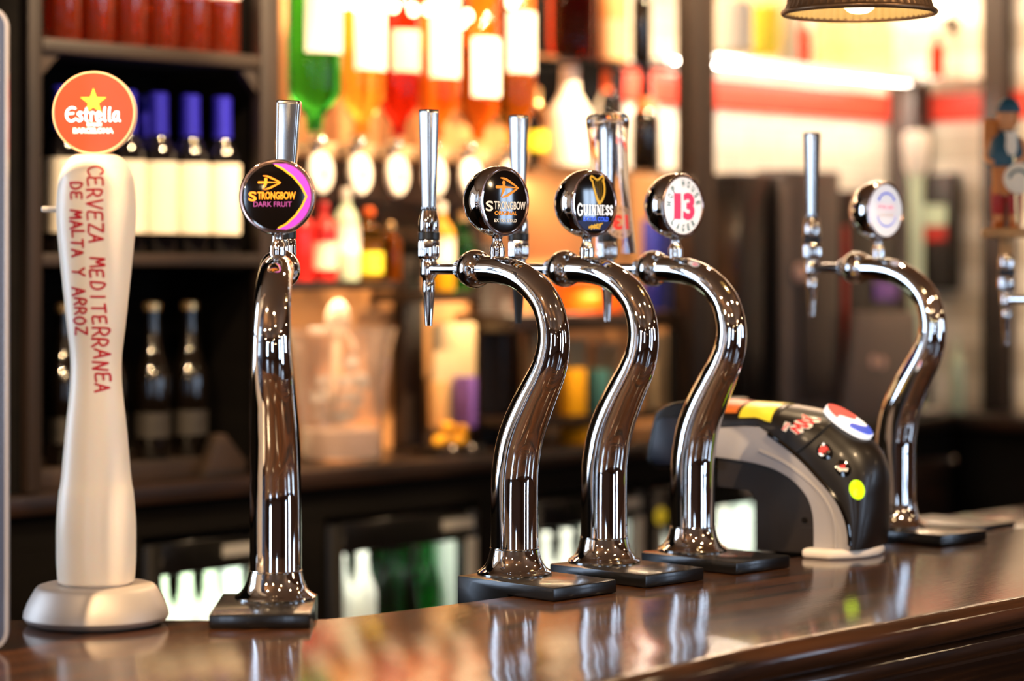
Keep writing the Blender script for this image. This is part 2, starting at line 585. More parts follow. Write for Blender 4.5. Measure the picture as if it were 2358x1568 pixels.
# ---------------------------------------------------------------- the room
RT = 3.0                                                   # corner of the alcove along the back wall
structure('floor', MB().box(-5.5, 5, -4.2, 8.2, -.05, 0), 'floor_wood')
structure('ceiling', MB().box(-5.5, 5, -4.2, 8.2, 2.75, 2.8), 'ceiling_paint')
structure('wall_back', MB().box(-5.3, RT + .1, .30, .38, 0, 2.75), 'white_tile', matrix=BB)
structure('wall_right', MB().box(RT, RT + .08, -1.8, .30, 0, 2.75), 'white_tile', matrix=BB)
structure('trim_1', MB().box(1.6798, RT, .292, .30, 1.911, 1.988), 'red_tile', matrix=BB)
structure('trim_2', MB().box(RT - .008, RT, -1.8, .292, 1.911, 1.988), 'red_tile', matrix=BB)
structure('wall_side', MB().box(4.2, 4.28, -3.6, 5.2, 0, 2.75), 'room_paint')
structure('wall_front', MB().box(-4.5, 4.2, -3.6, -3.5, 0, 2.75), 'room_paint')
structure('wall_left', MB().box(-4.5, -4.42, -3.5, 1.2, 0, 2.75), 'room_paint')
pA = bbp(RT, -1.8)
structure('wall_corner', MB().prism([(pA.x - .05, pA.y), (pA.x + .08, pA.y + .08), (4.28, 5.2), (4.2, 5.1)], 0, 2.75), 'room_paint')
def window(n, axis, pos, c, w, z0, z1, nx, nz):
    root = MB()
    f = .05
    def bx(mb, a0, a1, b0, b1, d0, d1):
        return mb.box(d0, d1, a0, a1, b0, b1) if axis == 'x' else mb.box(a0, a1, d0, d1, b0, b1)
    s = -1 if axis == 'x' else 1
    d = sorted((pos, pos + s * .05))
    bx(root, c - w / 2 - f, c - w / 2, z0 - f, z1 + f, *d)
    bx(root, c + w / 2, c + w / 2 + f, z0 - f, z1 + f, *d)
    bx(root, c - w / 2, c + w / 2, z1, z1 + f, *d)
    bx(root, c - w / 2, c + w / 2, z0 - f, z0, *d)
    for i in range(1, nx):
        bx(root, c - w / 2 + w * i / nx - .015, c - w / 2 + w * i / nx + .015, z0, z1, *d)
    for i in range(1, nz):
        bx(root, c - w / 2, c + w / 2, z0 + (z1 - z0) * i / nz - .015, z0 + (z1 - z0) * i / nz + .015, *d)
    o = structure('window_%d' % n, root, 'window_frame', sharp=30)
    g = bx(MB(), c - w / 2, c + w / 2, z0, z1, *sorted((pos + s * .004, pos + s * .012)))
    g.build('pane', 'daylight', o)
window(1, 'x', 4.2, 1.20, .62, .30, 2.25, 1, 4)
window(2, 'x', 4.2, 3.1, .5, 1.2, 2.0, 2, 2)
window(3, 'y', -3.5, -2.3, .8, .30, 2.25, 2, 4)
window(4, 'y', -3.5, .9, .5, .9, 2.2, 2, 3)
window(5, 'x', 4.2, -.6, .45, .30, 2.25, 1, 4)  # unseen window added for another streak in the chrome
# a window further along the back bar wall, left of everything the counter shows
wf = MB()
for d in ((-2.62, -2.57, .9, 2.3), (-1.63, -1.58, .9, 2.3), (-2.12, -2.08, .9, 2.3)):
    wf.box(d[0], d[1], .25, .299, d[2], d[3])
for z in (.90, 1.58, 2.25):
    wf.box(-2.57, -1.63, .25, .299, z, z + .05)
w6 = structure('window_6', wf, 'window_frame', matrix=BB)
MB().box(-2.57, -1.63, .285, .292, .95, 2.25).build('pane', 'daylight', w6)

# ---------------------------------------------------------------- the bar counter
def counter():
    back = smooth_path([(-1.7, 2.79), (-.60, 2.79), (-.34, 2.79), (-.235, 2.793), (-.192, 2.814), (-.15, 2.850), (-.013, 2.977), (.36, 3.348), (1.75, 4.738)], 6)
    front = smooth_path([(-1.7, 2.25), (-.60, 2.25), (-.32, 2.25), (-.13, 2.262), (.0, 2.312), (.112, 2.395), (.265, 2.580), (.425, 2.752), (.632, 2.972), (1.2, 3.56), (2.10, 4.48)], 8)
    n = len(front)
    def offs(d):
        out = []
        for i, p in enumerate(front):
            a, b = Vector(front[max(i - 1, 0)]), Vector(front[min(i + 1, n - 1)])
            tn = (b - a).normalized()
            out.append(Vector(p) + Vector((-tn.y, tn.x)) * d)
        return out
    mb = MB()
    inset = offs(.020)
    flat = [(p.x, p.y, 1.10) for p in inset] + [(x, y, 1.10) for x, y in back[::-1]]
    mb.add(flat, [tuple(range(len(flat)))])
    rows = []
    P = [(.020, 0)]
    P += [(.020 - .020 * math.sin(PI * k / 12), -.020 + .020 * math.cos(PI * k / 12)) for k in range(13)]       # rounded nosing
    P += [(.034, -.041)]
    P += [(.034 - .014 * math.sin(PI * k / 8), -.056 + .014 * math.cos(PI * k / 8)) for k in range(9)]          # bead
    P += [(.046, -.072), (.046, -.078)]
    P += [(.046 + .045 * (k / 6) ** .6, -.078 - .06 * k / 6) for k in range(7)]                                 # cove
    P += [(.14, -.15), (.14, -1.05)]
    for d, z in P:
        rows.append([(p.x, p.y, 1.10 + z) for p in offs(d)])
    mb.grid(rows)
    mb.grid([[(x, y, 1.10) for x, y in back], [(x, y, 1.056) for x, y in back]])
    o = mb.build('bar_counter', 'counter_wood', sharp=50)
    return tag(o, 'long dark varnished wooden bar counter carrying the beer taps', 'counter')
bar_counter = counter()
ext = MB().box(.93, 2.3, -.075, .1165, -.044, .0005)
e_ = ext.build('counter_return', 'counter_wood', bar_counter, bevel=.003)
e_.matrix_world = BAR
# ---------------------------------------------------------------- swan neck beer taps
PT = .0165                                                 # plate thickness
NECK = [(0, .030, .0306), (0, .0854, .0306), (-.0007, .1205, .0303), (-.0037, .1426, .0300), (-.0085, .1648, .0294), (-.0172, .1871, .0284),
        (-.0289, .2094, .0270), (-.0421, .2317, .0253), (-.0561, .2539, .0236), (-.0657, .2758, .0219), (-.0695, .2975, .0206),
        (-.0672, .3190, .0199), (-.0590, .3405, .0194), (-.0462, .3560, .0190), (-.0300, .3683, .0186), (-.0140, .3765, .0183),
        (.0050, .3825, .0181), (.0270, .3857, .0179), (.0440, .3866, .0178), (.0600, .3868, .0178)]
def make_tap(mtx, label, face_mat, artwork, block=True, nozzle='chrome', handle_rot=0, handle=True, hw=.0103, fat=1.0, lean=0, u0=-.066, u1=.048, vb_=-.1325):
    t = empty('beer_tap', mtx, label, 'beer tap', 'swan neck beer taps on the bar counter')
    if block:
        poly = [(vb_, 0), (vb_, PT), (.037, PT), (.037, -.062), (-.054, -.062), (-.054, 0)]
    else:
        poly = [(vb_, 0), (vb_, PT), (.037, PT), (.037, 0)]
    MB().prism(poly, u0, u1, 'x').build('mounting_plate', 'black_satin', t, bevel=.0022)
    fl = [(.0478, .0002), (.0482, .002), (.0470, .0036), (.0440, .0052), (.0402, .0082), (.0368, .0130), (.0340, .0195), (.0322, .0270), (.0312, .0312), (.0316, .0318), (.0319, .0325), (.0316, .0332), (.0306, .0336)]
    MB().lathe([(r, z + PT) for r, z in fl], 56).build('flange', 'chrome', t)
    pth = smooth_path(NECK, 5)
    MB().tube([(0, w, z + PT) for w, z, r in pth], [r * (1 + (fat - 1) * min(1, max(0, (z - .15) / .12))) for w, z, r in pth], 48).build('neck', 'chrome', t, sharp=60)
    # ball joint: a sphere cut open where the neck enters
    zc = .3872 + PT
    Rb = .0248
    prof = []
    a0 = math.acos(-.0175 / Rb)
    for k in range(25):
        a = a0 * (1 - k / 24) + .30 * k / 24
        prof.append((Rb * math.sin(a), Rb * math.cos(a)))
    ball = MB().lathe([(.0174, -.0178), (.0182, -.0190)] + prof + [(.0126, Rb * math.cos(.3)), (.0126, .0285)], 48, (0, .0725, zc), 'y')
    bj = ball.build('ball_joint', 'chrome', t, sharp=30)
    MB().lathe([(.0120, .0235), (.0128, .0242), (.0128, .0290), (.0118, .0298)], 60, (0, .0725, zc), 'y', flute=.05, fl_n=30).build('knurled_collar', 'brushed_steel', bj)
    MB().lathe([(.0072, 0), (.0072, .058)], 24, (0, .100, zc), 'y').build('arm', 'chrome', t)
    # faucet
    fo = (0, .160, PT)
    fb = MB().lathe([(.0077, .3700), (.0079, .3745), (.0108, .3785), (.0111, .381), (.0111, .396), (.0098, .3985), (.0130, .4000)], 28, fo).build('faucet_body', 'chrome', t)
    MB().lathe([(.0042, .3122), (.0047, .3124), (.0079, .3560), (.0082, .3570), (.0082, .3690), (.0076, .3702), (.0070, .3710)], 24, fo).build('nozzle', nozzle, t)
    MB().lathe([(.0120, .3995), (.0146, .4025), (.0151, .405), (.0151, .4215), (.0140, .4250), (.0128, .4254)], 64, fo, flute=.09, fl_n=8).build('fluted_sleeve', 'chrome', t)
    MB().lathe([(.0138, .4254), (.0145, .4262), (.0145, .4352), (.0138, .4360)], 28, fo).build('rubber_ring', 'black_rubber', t)
    MB().lathe([(.0134, .4360), (.0137, .4366), (.0137, .4507), (.0106, .4640), (.0100, .4644)], 28, fo).build('faucet_bonnet', 'chrome', t)
    if handle:
        MB().lathe([(.0100, .4644), (.0105, .4650), (.0105, .4688), (.0100, .4692)], 48, fo, flute=.05, fl_n=24).build('handle_nut', 'brushed_steel', t)
        hb = MB()
        rows = []
        for z, a, in ((.4690, hw * .70), (.50, hw * .775), (.55, hw * .89), (.5925, hw), (.5965, hw * .985), (.5975, hw * .93)):
            rr = a * .28
            ring = []
            for cx, cy, s0 in ((1, 1, 0), (-1, 1, 90), (-1, -1, 180), (1, -1, 270)):
                for k in range(5):
                    an = R(s0 + 90 * k / 4)
                    ring.append((cx * (a - rr) + rr * math.cos(an), cy * (a - rr) + rr * math.sin(an), z))
            ring.append(ring[0])
            rows.append(ring)
        hb.grid(rows)
        n0 = len(hb.v)
        hb.add(rows[-1][:-1], [tuple(range(20))])
        hb.xf(T3(*fo) @ T3(0, 0, .469) @ Matrix.Rotation(R(lean), 4, 'Y') @ T3(0, 0, -.469) @ Matrix.Rotation(R(handle_rot), 4, 'Z')).build('handle', 'brushed_steel', t, sharp=50)
    # badge on its stem
    MB().lathe([(.0112, .3985), (.0102, .402), (.0096, .405), (.0104, .4085), (.0096, .4115), (.0098, .4135), (.0098, .4150), (.0084, .4172), (.0064, .4225), (.0062, .4262), (.0082, .4312), (.0094, .4330)],
               32, (0, .0313, PT)).build('badge_stem', 'chrome', t)
    bc = (0, .0297, .4741 + PT)
    RB = .0454
    ac = math.acos(.0085 / RB)
    prof = [(RB * math.sin(a), -RB * math.cos(a)) for a in [PI - (PI - ac) * 0 - (PI - ac) * k / 28 - .0 for k in range(29)]]
    # profile runs from the back pole to the front rim; axis points to the customer (-y)
    prof = [(RB * math.sin(a), RB * math.cos(a)) for a in [PI - (PI - ac) * k / 28 for k in range(29)]]
    rim = RB * math.sin(ac)
    badge = MB().lathe(prof + [(rim, .0105), (rim - .0006, .0120), (rim - .0014, .0124)], 56, bc, '-y').build('badge', 'chrome', t)
    MB().lathe([(rim - .0010, .0118), (rim - .0012, .0130), (rim - .0030, .0133), (rim - .0036, .0124)], 56, bc, '-y', caps=False).build('badge_rim', 'rim_metal', badge)
    fr = rim - .0034
    dome = lambda x, y: .0122 + .0022 * (1 - (x * x + y * y) / fr ** 2)
    MB().lathe([(fr * k / 14, dome(fr * k / 14, 0)) for k in range(14, -1, -1)], 56, bc, '-y', caps=False).build('badge_face', face_mat, badge)
    def face(off):
        return lambda x, y: (bc[0] + x, bc[1] - dome(x, y) - off, bc[2] + y)
    artwork(badge, fr, face)
    return t

def archer(pr, x, y, s, hollow=False):
    """The bow and archer emblem: a bent bow pointing right, drawn arrow, the archer's body."""
    up = [(-.30, .50), (.05, .44), (.45, .26), (.98, 0)]
    lo = [(-.22, -.50), (.10, -.42), (.52, -.22), (.98, 0)]
    w = [.05, .13, .13, .05]
    for c in (up, lo):
        cc = smooth_path(c, 6)
        ww = [interp([0, 6, 12, 18], w, i) for i in range(len(cc))]
        pr.add(ribbon(cc, ww), x, y, 0, s, s)
    pr.add(ribbon([(-.62, .02), (-.2, .03), (.4, .02), (.98, 0)], [.15, .13, .07, .05]), x, y, 0, s, s)
    pr.add(ribbon([(-.10, .05), (-.16, -.18), (-.32, -.48)], [.26, .18, .04]), x, y, 0, s, s)
    pr.add(disc2d(-.10, .24, .115, .125, 20), x, y, 0, s, s)
def small_caps(pr, big, rest, w, h, x, y, bold, gap=.02):
    """STRONGBOW style: a large first letter and smaller capitals."""
    bw = w * .17
    pr.add(fit_text(big, bw, h * 1.28, bold), x - w / 2 + bw / 2, y - h * .12)
    pr.add(fit_text(rest, w - bw - w * gap, h, bold), x + (bw + w * gap) / 2, y)
def arc_text(pr, body, rad, a_mid, step, h, bold, inward=False, w=.55):
    n = len(body)
    for i, ch in enumerate(body):
        if ch == ' ':
            continue
        k = i - (n - 1) / 2
        if not inward:
            a = a_mid - k * step
            rot = a - PI / 2
        else:
            a = a_mid + k * step
            rot = a + PI / 2
        cw = h * (w if ch != 'I' else .16)
        pr.add(fit_text(ch, cw, h, bold), rad * math.cos(a), rad * math.sin(a), rot)

def art_dark_fruit(b, fr, face):
    a, g, v, o = Print(), Print(), Print(), Print()
    # violet crescent bounded by two golden arcs meeting at the right
    xs = lambda y: interp([-.95, -.8, -.55, -.28, -.02, 0, .03, .3, .58, .82, .95], [-.02, .28, .55, .74, .86, .87, .86, .72, .48, .16, -.12], y)
    ys = [-.95 + 1.9 * k / 40 for k in range(41)]
    for i in range(40):
        y0, y1 = ys[i], ys[i + 1]
        r0, r1 = math.sqrt(max(0, .972 - y0 * y0)), math.sqrt(max(0, .972 - y1 * y1))
        if r0 > xs(y0) and r1 > xs(y1):
            v.add(poly2d([(xs(y0) * fr, y0 * fr), (r0 * fr, y0 * fr), (r1 * fr, y1 * fr), (xs(y1) * fr, y1 * fr)]))
    g.add(ribbon([(xs(y) * fr - .0006, y * fr) for y in ys[1:-1]], .0024))
    archer(o, -.27 * fr, .40 * fr, .40 * fr)
    small_caps(o, 'S', 'TRONGBOW', 1.36 * fr, .22 * fr, -.13 * fr, .03 * fr, .03)
    a.add(fit_text('DARK FRUIT', 1.10 * fr, .15 * fr, .012), -.12 * fr, -.22 * fr)
    v.lay('crescent_print', 'print_purple', b, face(.0003))
    g.lay('gold_line', 'print_gold', b, face(.0006))
    o.lay('lettering', 'print_orange', b, face(.0005))
    a.lay('lettering', 'print_violet', b, face(.0005))
def art_original(b, fr, face):
    o, w = Print(), Print()
    archer(o, -.03 * fr, .42 * fr, .60 * fr)
    small_caps(w, 'S', 'TRONGBOW', 1.74 * fr, .25 * fr, .02 * fr, -.13 * fr, .02)
    o.add(fit_text('ORIGINAL', .98 * fr, .125 * fr, .03), 0, -.37 * fr)
    w.add(fit_text('EXTRA COLD', .98 * fr, .10 * fr, .018), 0, -.60 * fr)
    o.lay('lettering', 'print_orange', b, face(.0004))
    w.lay('lettering', 'print_cream', b, face(.0004))
def serif_word(pr, word, x0, x1, y, h, first=1.25):
    """Condensed serif capitals built from thick and thin strokes."""
    G = {'G': [[(.86, .80), (.62, .97), (.36, .92), (.15, .62), (.15, .38), (.36, .07), (.62, .02), (.86, .16), (.86, .42)], [(.60, .43), (1, .43)]],
         'U': [[(.2, 1), (.2, .30), (.36, .03), (.64, .03), (.8, .30), (.8, 1)], [(0, 1), (.4, 1)], [(.62, 1), (1, 1)]],
         'I': [[(.5, 0), (.5, 1)], [(.18, 0), (.82, 0)], [(.18, 1), (.82, 1)]],
         'N': [[(.2, 0), (.2, 1)], [(.2, 1), (.8, 0)], [(.8, 0), (.8, 1)], [(0, 1), (.3, 1)], [(.05, 0), (.38, 0)], [(.62, 1), (1, 1)]],
         'E': [[(.25, 0), (.25, 1)], [(.05, 1), (.86, 1), (.86, .82)], [(.25, .52), (.66, .52)], [(.05, 0), (.9, 0), (.9, .2)]],
         'S': [[(.82, .78), (.60, .97), (.34, .93), (.20, .74), (.34, .56), (.66, .44), (.82, .26), (.66, .06), (.38, .02), (.16, .22)]]}
    wd = {'I': .55, 'G': 1.15, 'S': .82, 'E': .85}
    tot = sum(wd.get(c, 1) for c in word)
    x = x0
    for i, c in enumerate(word):
        cw = (x1 - x0) * wd.get(c, 1) / tot
        hh = h * (first if i == 0 else 1)
        y0 = y - (hh - h) * .45
        for j, st in enumerate(G[c]):
            thick = h * (.17 if j == 0 and c != 'N' or c == 'N' and j == 1 else (.10 if c == 'N' and j in (0, 2) else .07))
            pr.add(ribbon([(x + cw * (.06 + .88 * a), y0 + hh * b_) for a, b_ in (smooth_path(st, 3) if len(st) > 6 else st)], thick))
        x += cw
def art_guinness(b, fr, face):
    g, w, bl, d = Print(), Print(), Print(), Print()
    # the harp: a scrolled shoulder, a sound board on the left, a bowed pillar on the right, strings
    g.add(ribbon(smooth_path([(-.20, .70), (-.27, .78), (-.20, .86), (-.06, .80), (.10, .74), (.28, .82), (.40, .88), (.46, .78), (.40, .70)], 4), .075), .02 * fr, .085 * fr, 0, fr * .88, fr * .92)
    g2 = Print()
    g2.add(ribbon(smooth_path([(-.18, .72), (-.10, .42), (.02, .12), (.14, -.06)], 5), [.07 + .06 * k / 15 for k in range(16)]))
    g2.add(ribbon(smooth_path([(.42, .74), (.47, .50), (.44, .24), (.30, .02), (.18, -.08)], 5), .105))
    for k in range(4):
        x = -.02 + .10 * k
        y0 = interp([-.12, 0, .14], [.60, .26, -.02], x) if x < .14 else -.02 + (x - .14) * .9
        g2.add(ribbon([(x, y0), (x + .03, .76)], .009))
    g2.v = [(x * .88 + .02, y * .92 + .08) for x, y in g2.v]
    g.v += [(x * fr, y * fr) for x, y in g2.v]
    g.f += [tuple(i + len(g.v) - len(g2.v) for i in f) for f in g2.f]
    serif_word(w, 'GUINNESS', -.86 * fr, .86 * fr, -.36 * fr, .30 * fr)
    bl.add(fit_text('EXTRA COLD', 1.20 * fr, .145 * fr, .035), .03 * fr, -.50 * fr)
    d.add(ribbon([(-.28 * fr, -.80 * fr), (-.16 * fr, -.70 * fr), (-.18 * fr, -.84 * fr), (-.04 * fr, -.68 * fr), (-.06 * fr, -.82 * fr), (.08 * fr, -.66 * fr), (.06 * fr, -.80 * fr), (.28 * fr, -.66 * fr), (.20 * fr, -.80 * fr), (-.30 * fr, -.76 * fr), (.34 * fr, -.64 * fr)], .0016))
    bl2 = Print()
    ys = [(-.86 + .30 * k / 8) for k in range(9)]
    for i in range(8):
        r0, r1 = math.sqrt(.95 - ys[i] ** 2), math.sqrt(.95 - ys[i + 1] ** 2)
        bl2.add(poly2d([(-r0 * fr, ys[i] * fr), (r0 * fr, ys[i] * fr), (r1 * fr, ys[i + 1] * fr), (-r1 * fr, ys[i + 1] * fr)]))
    bl2.lay('blue_field', 'print_navy', b, face(.0002))
    g.lay('harp_print', 'print_gold', b, face(.0004))
    w.lay('lettering', 'print_white', b, face(.0005))
    bl.lay('lettering', 'print_sky', b, face(.0008))
    d.lay('signature', 'print_gold', b, face(.0006))
def art_house(b, fr, face):
    t, r = Print(), Print()
    arc_text(t, 'HOP HOUSE', .75 * fr, R(92), R(21), .25 * fr, .03)
    arc_text(t, 'LAGER', .75 * fr, R(268), R(21), .25 * fr, .03, True)
    r.add(fit_text('1', .34 * fr, .88 * fr, .05), -.34 * fr, -.02 * fr)
    r.add(fit_text('3', .60 * fr, .92 * fr, .05), .24 * fr, -.02 * fr)
    t.lay('lettering', 'print_teal', b, face(.0004))
    r.lay('lettering', 'print_red', b, face(.0005))
def art_pale(b, fr, face):
    bl, r, p, l2 = Print(), Print(), Print(), Print()
    arc = lambda rad, a0, a1, n: [(rad * math.cos(R(a0 + (a1 - a0) * k / n)), .04 * fr + rad * math.sin(R(a0 + (a1 - a0) * k / n))) for k in range(n + 1)]
    bl.add(ribbon([(-.40 * fr, .40 * fr)] + arc(.60 * fr, 145, 35, 20) + [(.40 * fr, .40 * fr)], .085 * fr))
    l2.add(ribbon(arc(.62 * fr, 205, 335, 20), .06 * fr))
    r.add(fit_text('PINK', 1.05 * fr, .20 * fr, .02), 0, .12 * fr)
    p.add(fit_text('LAGER', 1.0 * fr, .16 * fr, .0), 0, -.16 * fr)
    bl.lay('arc_print', 'print_blue', b, face(.0004))
    l2.lay('arc_print', 'print_blue', b, face(.0004))
    r.lay('lettering', 'print_pale_red', b, face(.0004))
    p.lay('lettering', 'plastic_pink', b, face(.0004))

def tap_at(x, y, rot):
    return T3(x, y, 1.1006) @ RZ(rot)
make_tap(tap_at(-.279, 2.855, 1.6), 'chrome tap seen from the front, black badge with purple crescent and orange DARK FRUIT lettering', 'black_gloss', art_dark_fruit, handle_rot=-3, hw=.0150, lean=2.6, fat=1.13)
make_tap(tap_at(.0033, 3.079, 45), 'chrome swan neck tap with black badge reading STRONGBOW ORIGINAL EXTRA COLD', 'black_gloss', art_original)
make_tap(tap_at(.122, 3.200, 45), 'chrome swan neck tap with black GUINNESS badge, golden harp and black nozzle', 'black_gloss', art_guinness, nozzle='black_rubber')
tap_house = make_tap(tap_at(.2488, 3.329, 45), 'chrome swan neck tap with white badge and large pink 13', 'lens_white', art_house)
make_tap(tap_at(.5775, 3.645, 44), 'chrome swan neck tap behind the soft drink dispenser, white badge with blue arcs', 'lens_white', art_pale)

# upturned glass standing over the handle of the tap with the 13 badge
gt = T3(.2488, 3.329, 1.10) @ RZ(45) @ T3(0, .160, PT + .5975)
gz = gt.to_translation()
gl = empty('beer_glass', T3(gz.x, gz.y, gz.z + .0011) @ Matrix.Rotation(R(-2.2), 4, 'Y'), 'upturned clear beer glass printed with a red 13, hanging over a tap handle', 'beer glass')
OUT = [(.0, .0092), (.024, .0092), (.0285, .0075), (.0305, .003), (.0308, -.004), (.0296, -.016), (.0280, -.032), (.0272, -.055), (.0273, -.080), (.0282, -.104), (.0297, -.128), (.0316, -.152), (.0331, -.172), (.0340, -.186), (.0341, -.1905)]
INN = [(.0325, -.1905), (.0324, -.184), (.0312, -.168), (.0296, -.148), (.0277, -.126), (.0262, -.104), (.0252, -.080), (.0251, -.055), (.0258, -.032), (.0266, -.014), (.0262, -.003), (.024, .0), (.0, .0)]
MB().lathe(OUT + INN, 48, caps=False).build('glass_body', 'clear_glass', gl)
def glass_map(off, mid):
    def fn(x, y):
        z = -.146 + y
        r = interp([-p[1] for p in OUT[3:]], [p[0] for p in OUT[3:]], -z) + off
        a = mid + x / r
        return (r * math.sin(a), -r * math.cos(a), z)
    return fn
d_, r_, k_ = Print(), Print(), Print()
for i in range(8):
    ra, rb = .0235 * i / 8, .0235 * (i + 1) / 8
    for k in range(36):
        a, c = 2 * PI * k / 36, 2 * PI * (k + 1) / 36
        d_.add(poly2d([(ra * math.cos(a), ra * math.sin(a)), (rb * math.cos(a), rb * math.sin(a)), (rb * math.cos(c), rb * math.sin(c)), (ra * math.cos(c), ra * math.sin(c))]))
r_.add(fit_text('13', .026, .021, .05), 0, 0, PI)
arc_text(k_, 'HOP HOUSE', .0185, R(270), R(21), .0048, .01)
arc_text(k_, 'LAGER', .0185, R(90), R(21), .0048, .01, True)
k_.v = [(x, y) for x, y in k_.v]
mat('print_frost', '#f0cdb4', .6, var=.02)
fm = bpy.data.materials['print_frost'].node_tree
_b = fm.nodes['Principled BSDF']
_b.inputs['Alpha'].default_value = .62
r_.lay('lettering', 'print_scarlet', gl, glass_map(.0007, R(24)), .004)
d_.lay('frosted_print', 'print_frost', gl, glass_map(.0003, R(24)))
k_.lay('lettering', 'machine_black', gl, glass_map(.0007, R(24)))

# ---------------------------------------------------------------- white column tap
ct = empty('beer_column', T3(-.4757, 2.766, 1.10), 'white hourglass beer column with handwritten red words and round orange Estrella badge', 'beer tap')
MB().lathe([(.068, 0), (.072, .0015), (.0795, .0045), (.0825, .0095), (.0815, .0155), (.078, .0245), (.073, .034), (.0690, .0405), (.0660, .0438), (.0615, .0452), (.040, .0456)], 72).build('base', 'silver_paint', ct)
# column profile (half width, height above the counter)
CP = [(.0400, .0470), (.0425, .0480), (.0437, .0520), (.0449, .0680), (.0452, .0850), (.0450, .1170), (.0425, .1490), (.0396, .1670), (.0353, .2170), (.0306, .2600), (.0291, .2800), (.0290, .3010), (.0305, .3190), (.0333, .3414), (.0385, .3911),
      (.0435, .4408), (.0452, .4656), (.0449, .4850), (.0428, .5060), (.0402, .5150), (.0362, .5240), (.0310, .5310), (.0255, .5350), (.0200, .5362)]
cpath = smooth_path(CP, 4)
cz, cr = [p[1] for p in cpath], [p[0] for p in cpath]
MB().lathe([(.0385, .0452), (.0385, .0470)] + cpath, 72).build('column', 'cream_plastic', ct, sharp=80)
# writing on the column, one stroke after the other
HW = {'C': [[(.62, .84), (.46, 1), (.2, .92), (.02, .55), (.14, .12), (.4, 0), (.64, .14)]],
      'E': [[(.6, 1), (.1, .94), (.08, .5), (.06, .04), (.62, .06)], [(.1, .52), (.5, .56)]],
      'R': [[(.04, 0), (.1, 1), (.46, .96), (.56, .7), (.36, .5), (.1, .46)], [(.3, .48), (.64, 0)]],
      'V': [[(.02, 1), (.30, 0), (.62, 1)]],
      'Z': [[(.04, .96), (.6, .98), (.08, .04), (.68, .02)]],
      'A': [[(0, 0), (.3, 1), (.62, 0)], [(.12, .36), (.52, .38)]],
      'M': [[(0, 0), (.1, 1), (.34, .42), (.58, 1), (.7, 0)]],
      'D': [[(.06, 0), (.08, 1), (.42, .9), (.6, .52), (.44, .12), (.06, .02)]],
      'I': [[(.3, 0), (.32, 1)]],
      'T': [[(0, .94), (.64, 1)], [(.32, .96), (.3, 0)]],
      'N': [[(.04, 0), (.08, 1), (.54, .04), (.6, 1)]],
      'L': [[(.1, 1), (.06, .04), (.58, .08)]],
      'Y': [[(0, 1), (.3, .5), (.62, 1)], [(.3, .5), (.24, 0)]],
      'O': [[(.32, 1), (.06, .7), (.06, .28), (.32, 0), (.58, .3), (.56, .74), (.32, 1)]]}
def written(line, z0, step, x0, x1, h, drift):
    pr = Print()
    rnd = random.Random(len(line))
    for i, ch in enumerate(line):
        if ch == ' ':
            continue
        jx, jy, sc, ro = rnd.uniform(-.0006, .0006), rnd.uniform(-.0015, .0012), rnd.uniform(.92, 1.08), rnd.uniform(-.10, .06)
        for st in HW[ch]:
            pts = smooth_path(st, 4) if len(st) > 4 else st
            q = []
            for a, b in pts:
                lx, ly = (a - .3) * h * .92 * sc, (b - .5) * h * sc
                lx, ly = lx * math.cos(ro) - ly * math.sin(ro), lx * math.sin(ro) + ly * math.cos(ro)
                q.append((step * (i + .5) + lx + jx, ly + jy + drift * i))
            pr.add(ribbon(q, .0025))
    def fn(s, t):
        z = z0 - s
        x = x0 + t
        r = interp(cz, cr, z) + .0005
        return (x, -math.sqrt(max(1e-8, r * r - x * x)), z)
    pr.lay('handwriting', 'red_ink', ct, fn, .003)
written('CERVEZA MEDITERRANEA', .5240, .01300, .0055, 0, .0160, .00030)
written('DE MALTA Y ARROZ', .5050, .01085, -.0160, 0, .0140, .00030)
MB().lathe([(.0026, 0), (.0036, .001), (.0036, .05)], 16, (-.0645, .012, .474), 'x').build('side_pin', 'plastic_white', ct)
eb = MB().lathe([(.0458, .0), (.0474, .0015), (.0476, .016), (.0468, .0185)], 64, (-.0015, .010, .5838), '-y').build('badge', 'lens_rim_cream', ct)
MB().lathe([(.0455, .0184), (.0447, .0192), (.0, .0197)], 64, (-.0015, .010, .5838), '-y', caps=False).build('badge_face', 'lens_orange', eb)
eface = lambda off: (lambda x, y: (-.0015 + x, .010 - .0194 - off, .5838 + y))
star, wl = Print(), Print()
sp = [((.030 if k % 2 == 0 else .0118) * .52 * math.sin(PI * k / 5), .0125 + (.030 if k % 2 == 0 else .0118) * .52 * math.cos(PI * k / 5)) for k in range(10)]
star.add(poly2d(sp))
for i in range(10):
    pass
star.lay('star_print', 'print_yellow', eb, eface(.0006))
# 'Estrella' in heavy rounded black letter strokes
EL = {'E': [[(.9, .98), (.55, 1.05), (.18, .82), (.08, .45), (.24, .10), (.6, -.02), (.95, .18)], [(.2, .55), (.72, .60)]],
      's': [[(.8, .62), (.45, .68), (.2, .54), (.62, .34), (.78, .14), (.4, 0), (.1, .1)]],
      't': [[(.5, .98), (.42, .5), (.42, .1), (.7, 0)], [(.15, .66), (.85, .66)]],
      'r': [[(.3, .66), (.32, 0)], [(.32, .5), (.6, .68), (.85, .6)]],
      'e': [[(.2, .36), (.8, .42), (.7, .64), (.4, .68), (.14, .4), (.28, .06), (.6, 0), (.85, .12)]],
      'l': [[(.55, 1.04), (.42, .8), (.42, .1), (.7, 0)]],
      'a': [[(.75, .66), (.4, .68), (.14, .4), (.2, .08), (.5, .02), (.74, .3)], [(.76, .68), (.74, .1), (.98, .0)]]}
x_ = -.0318
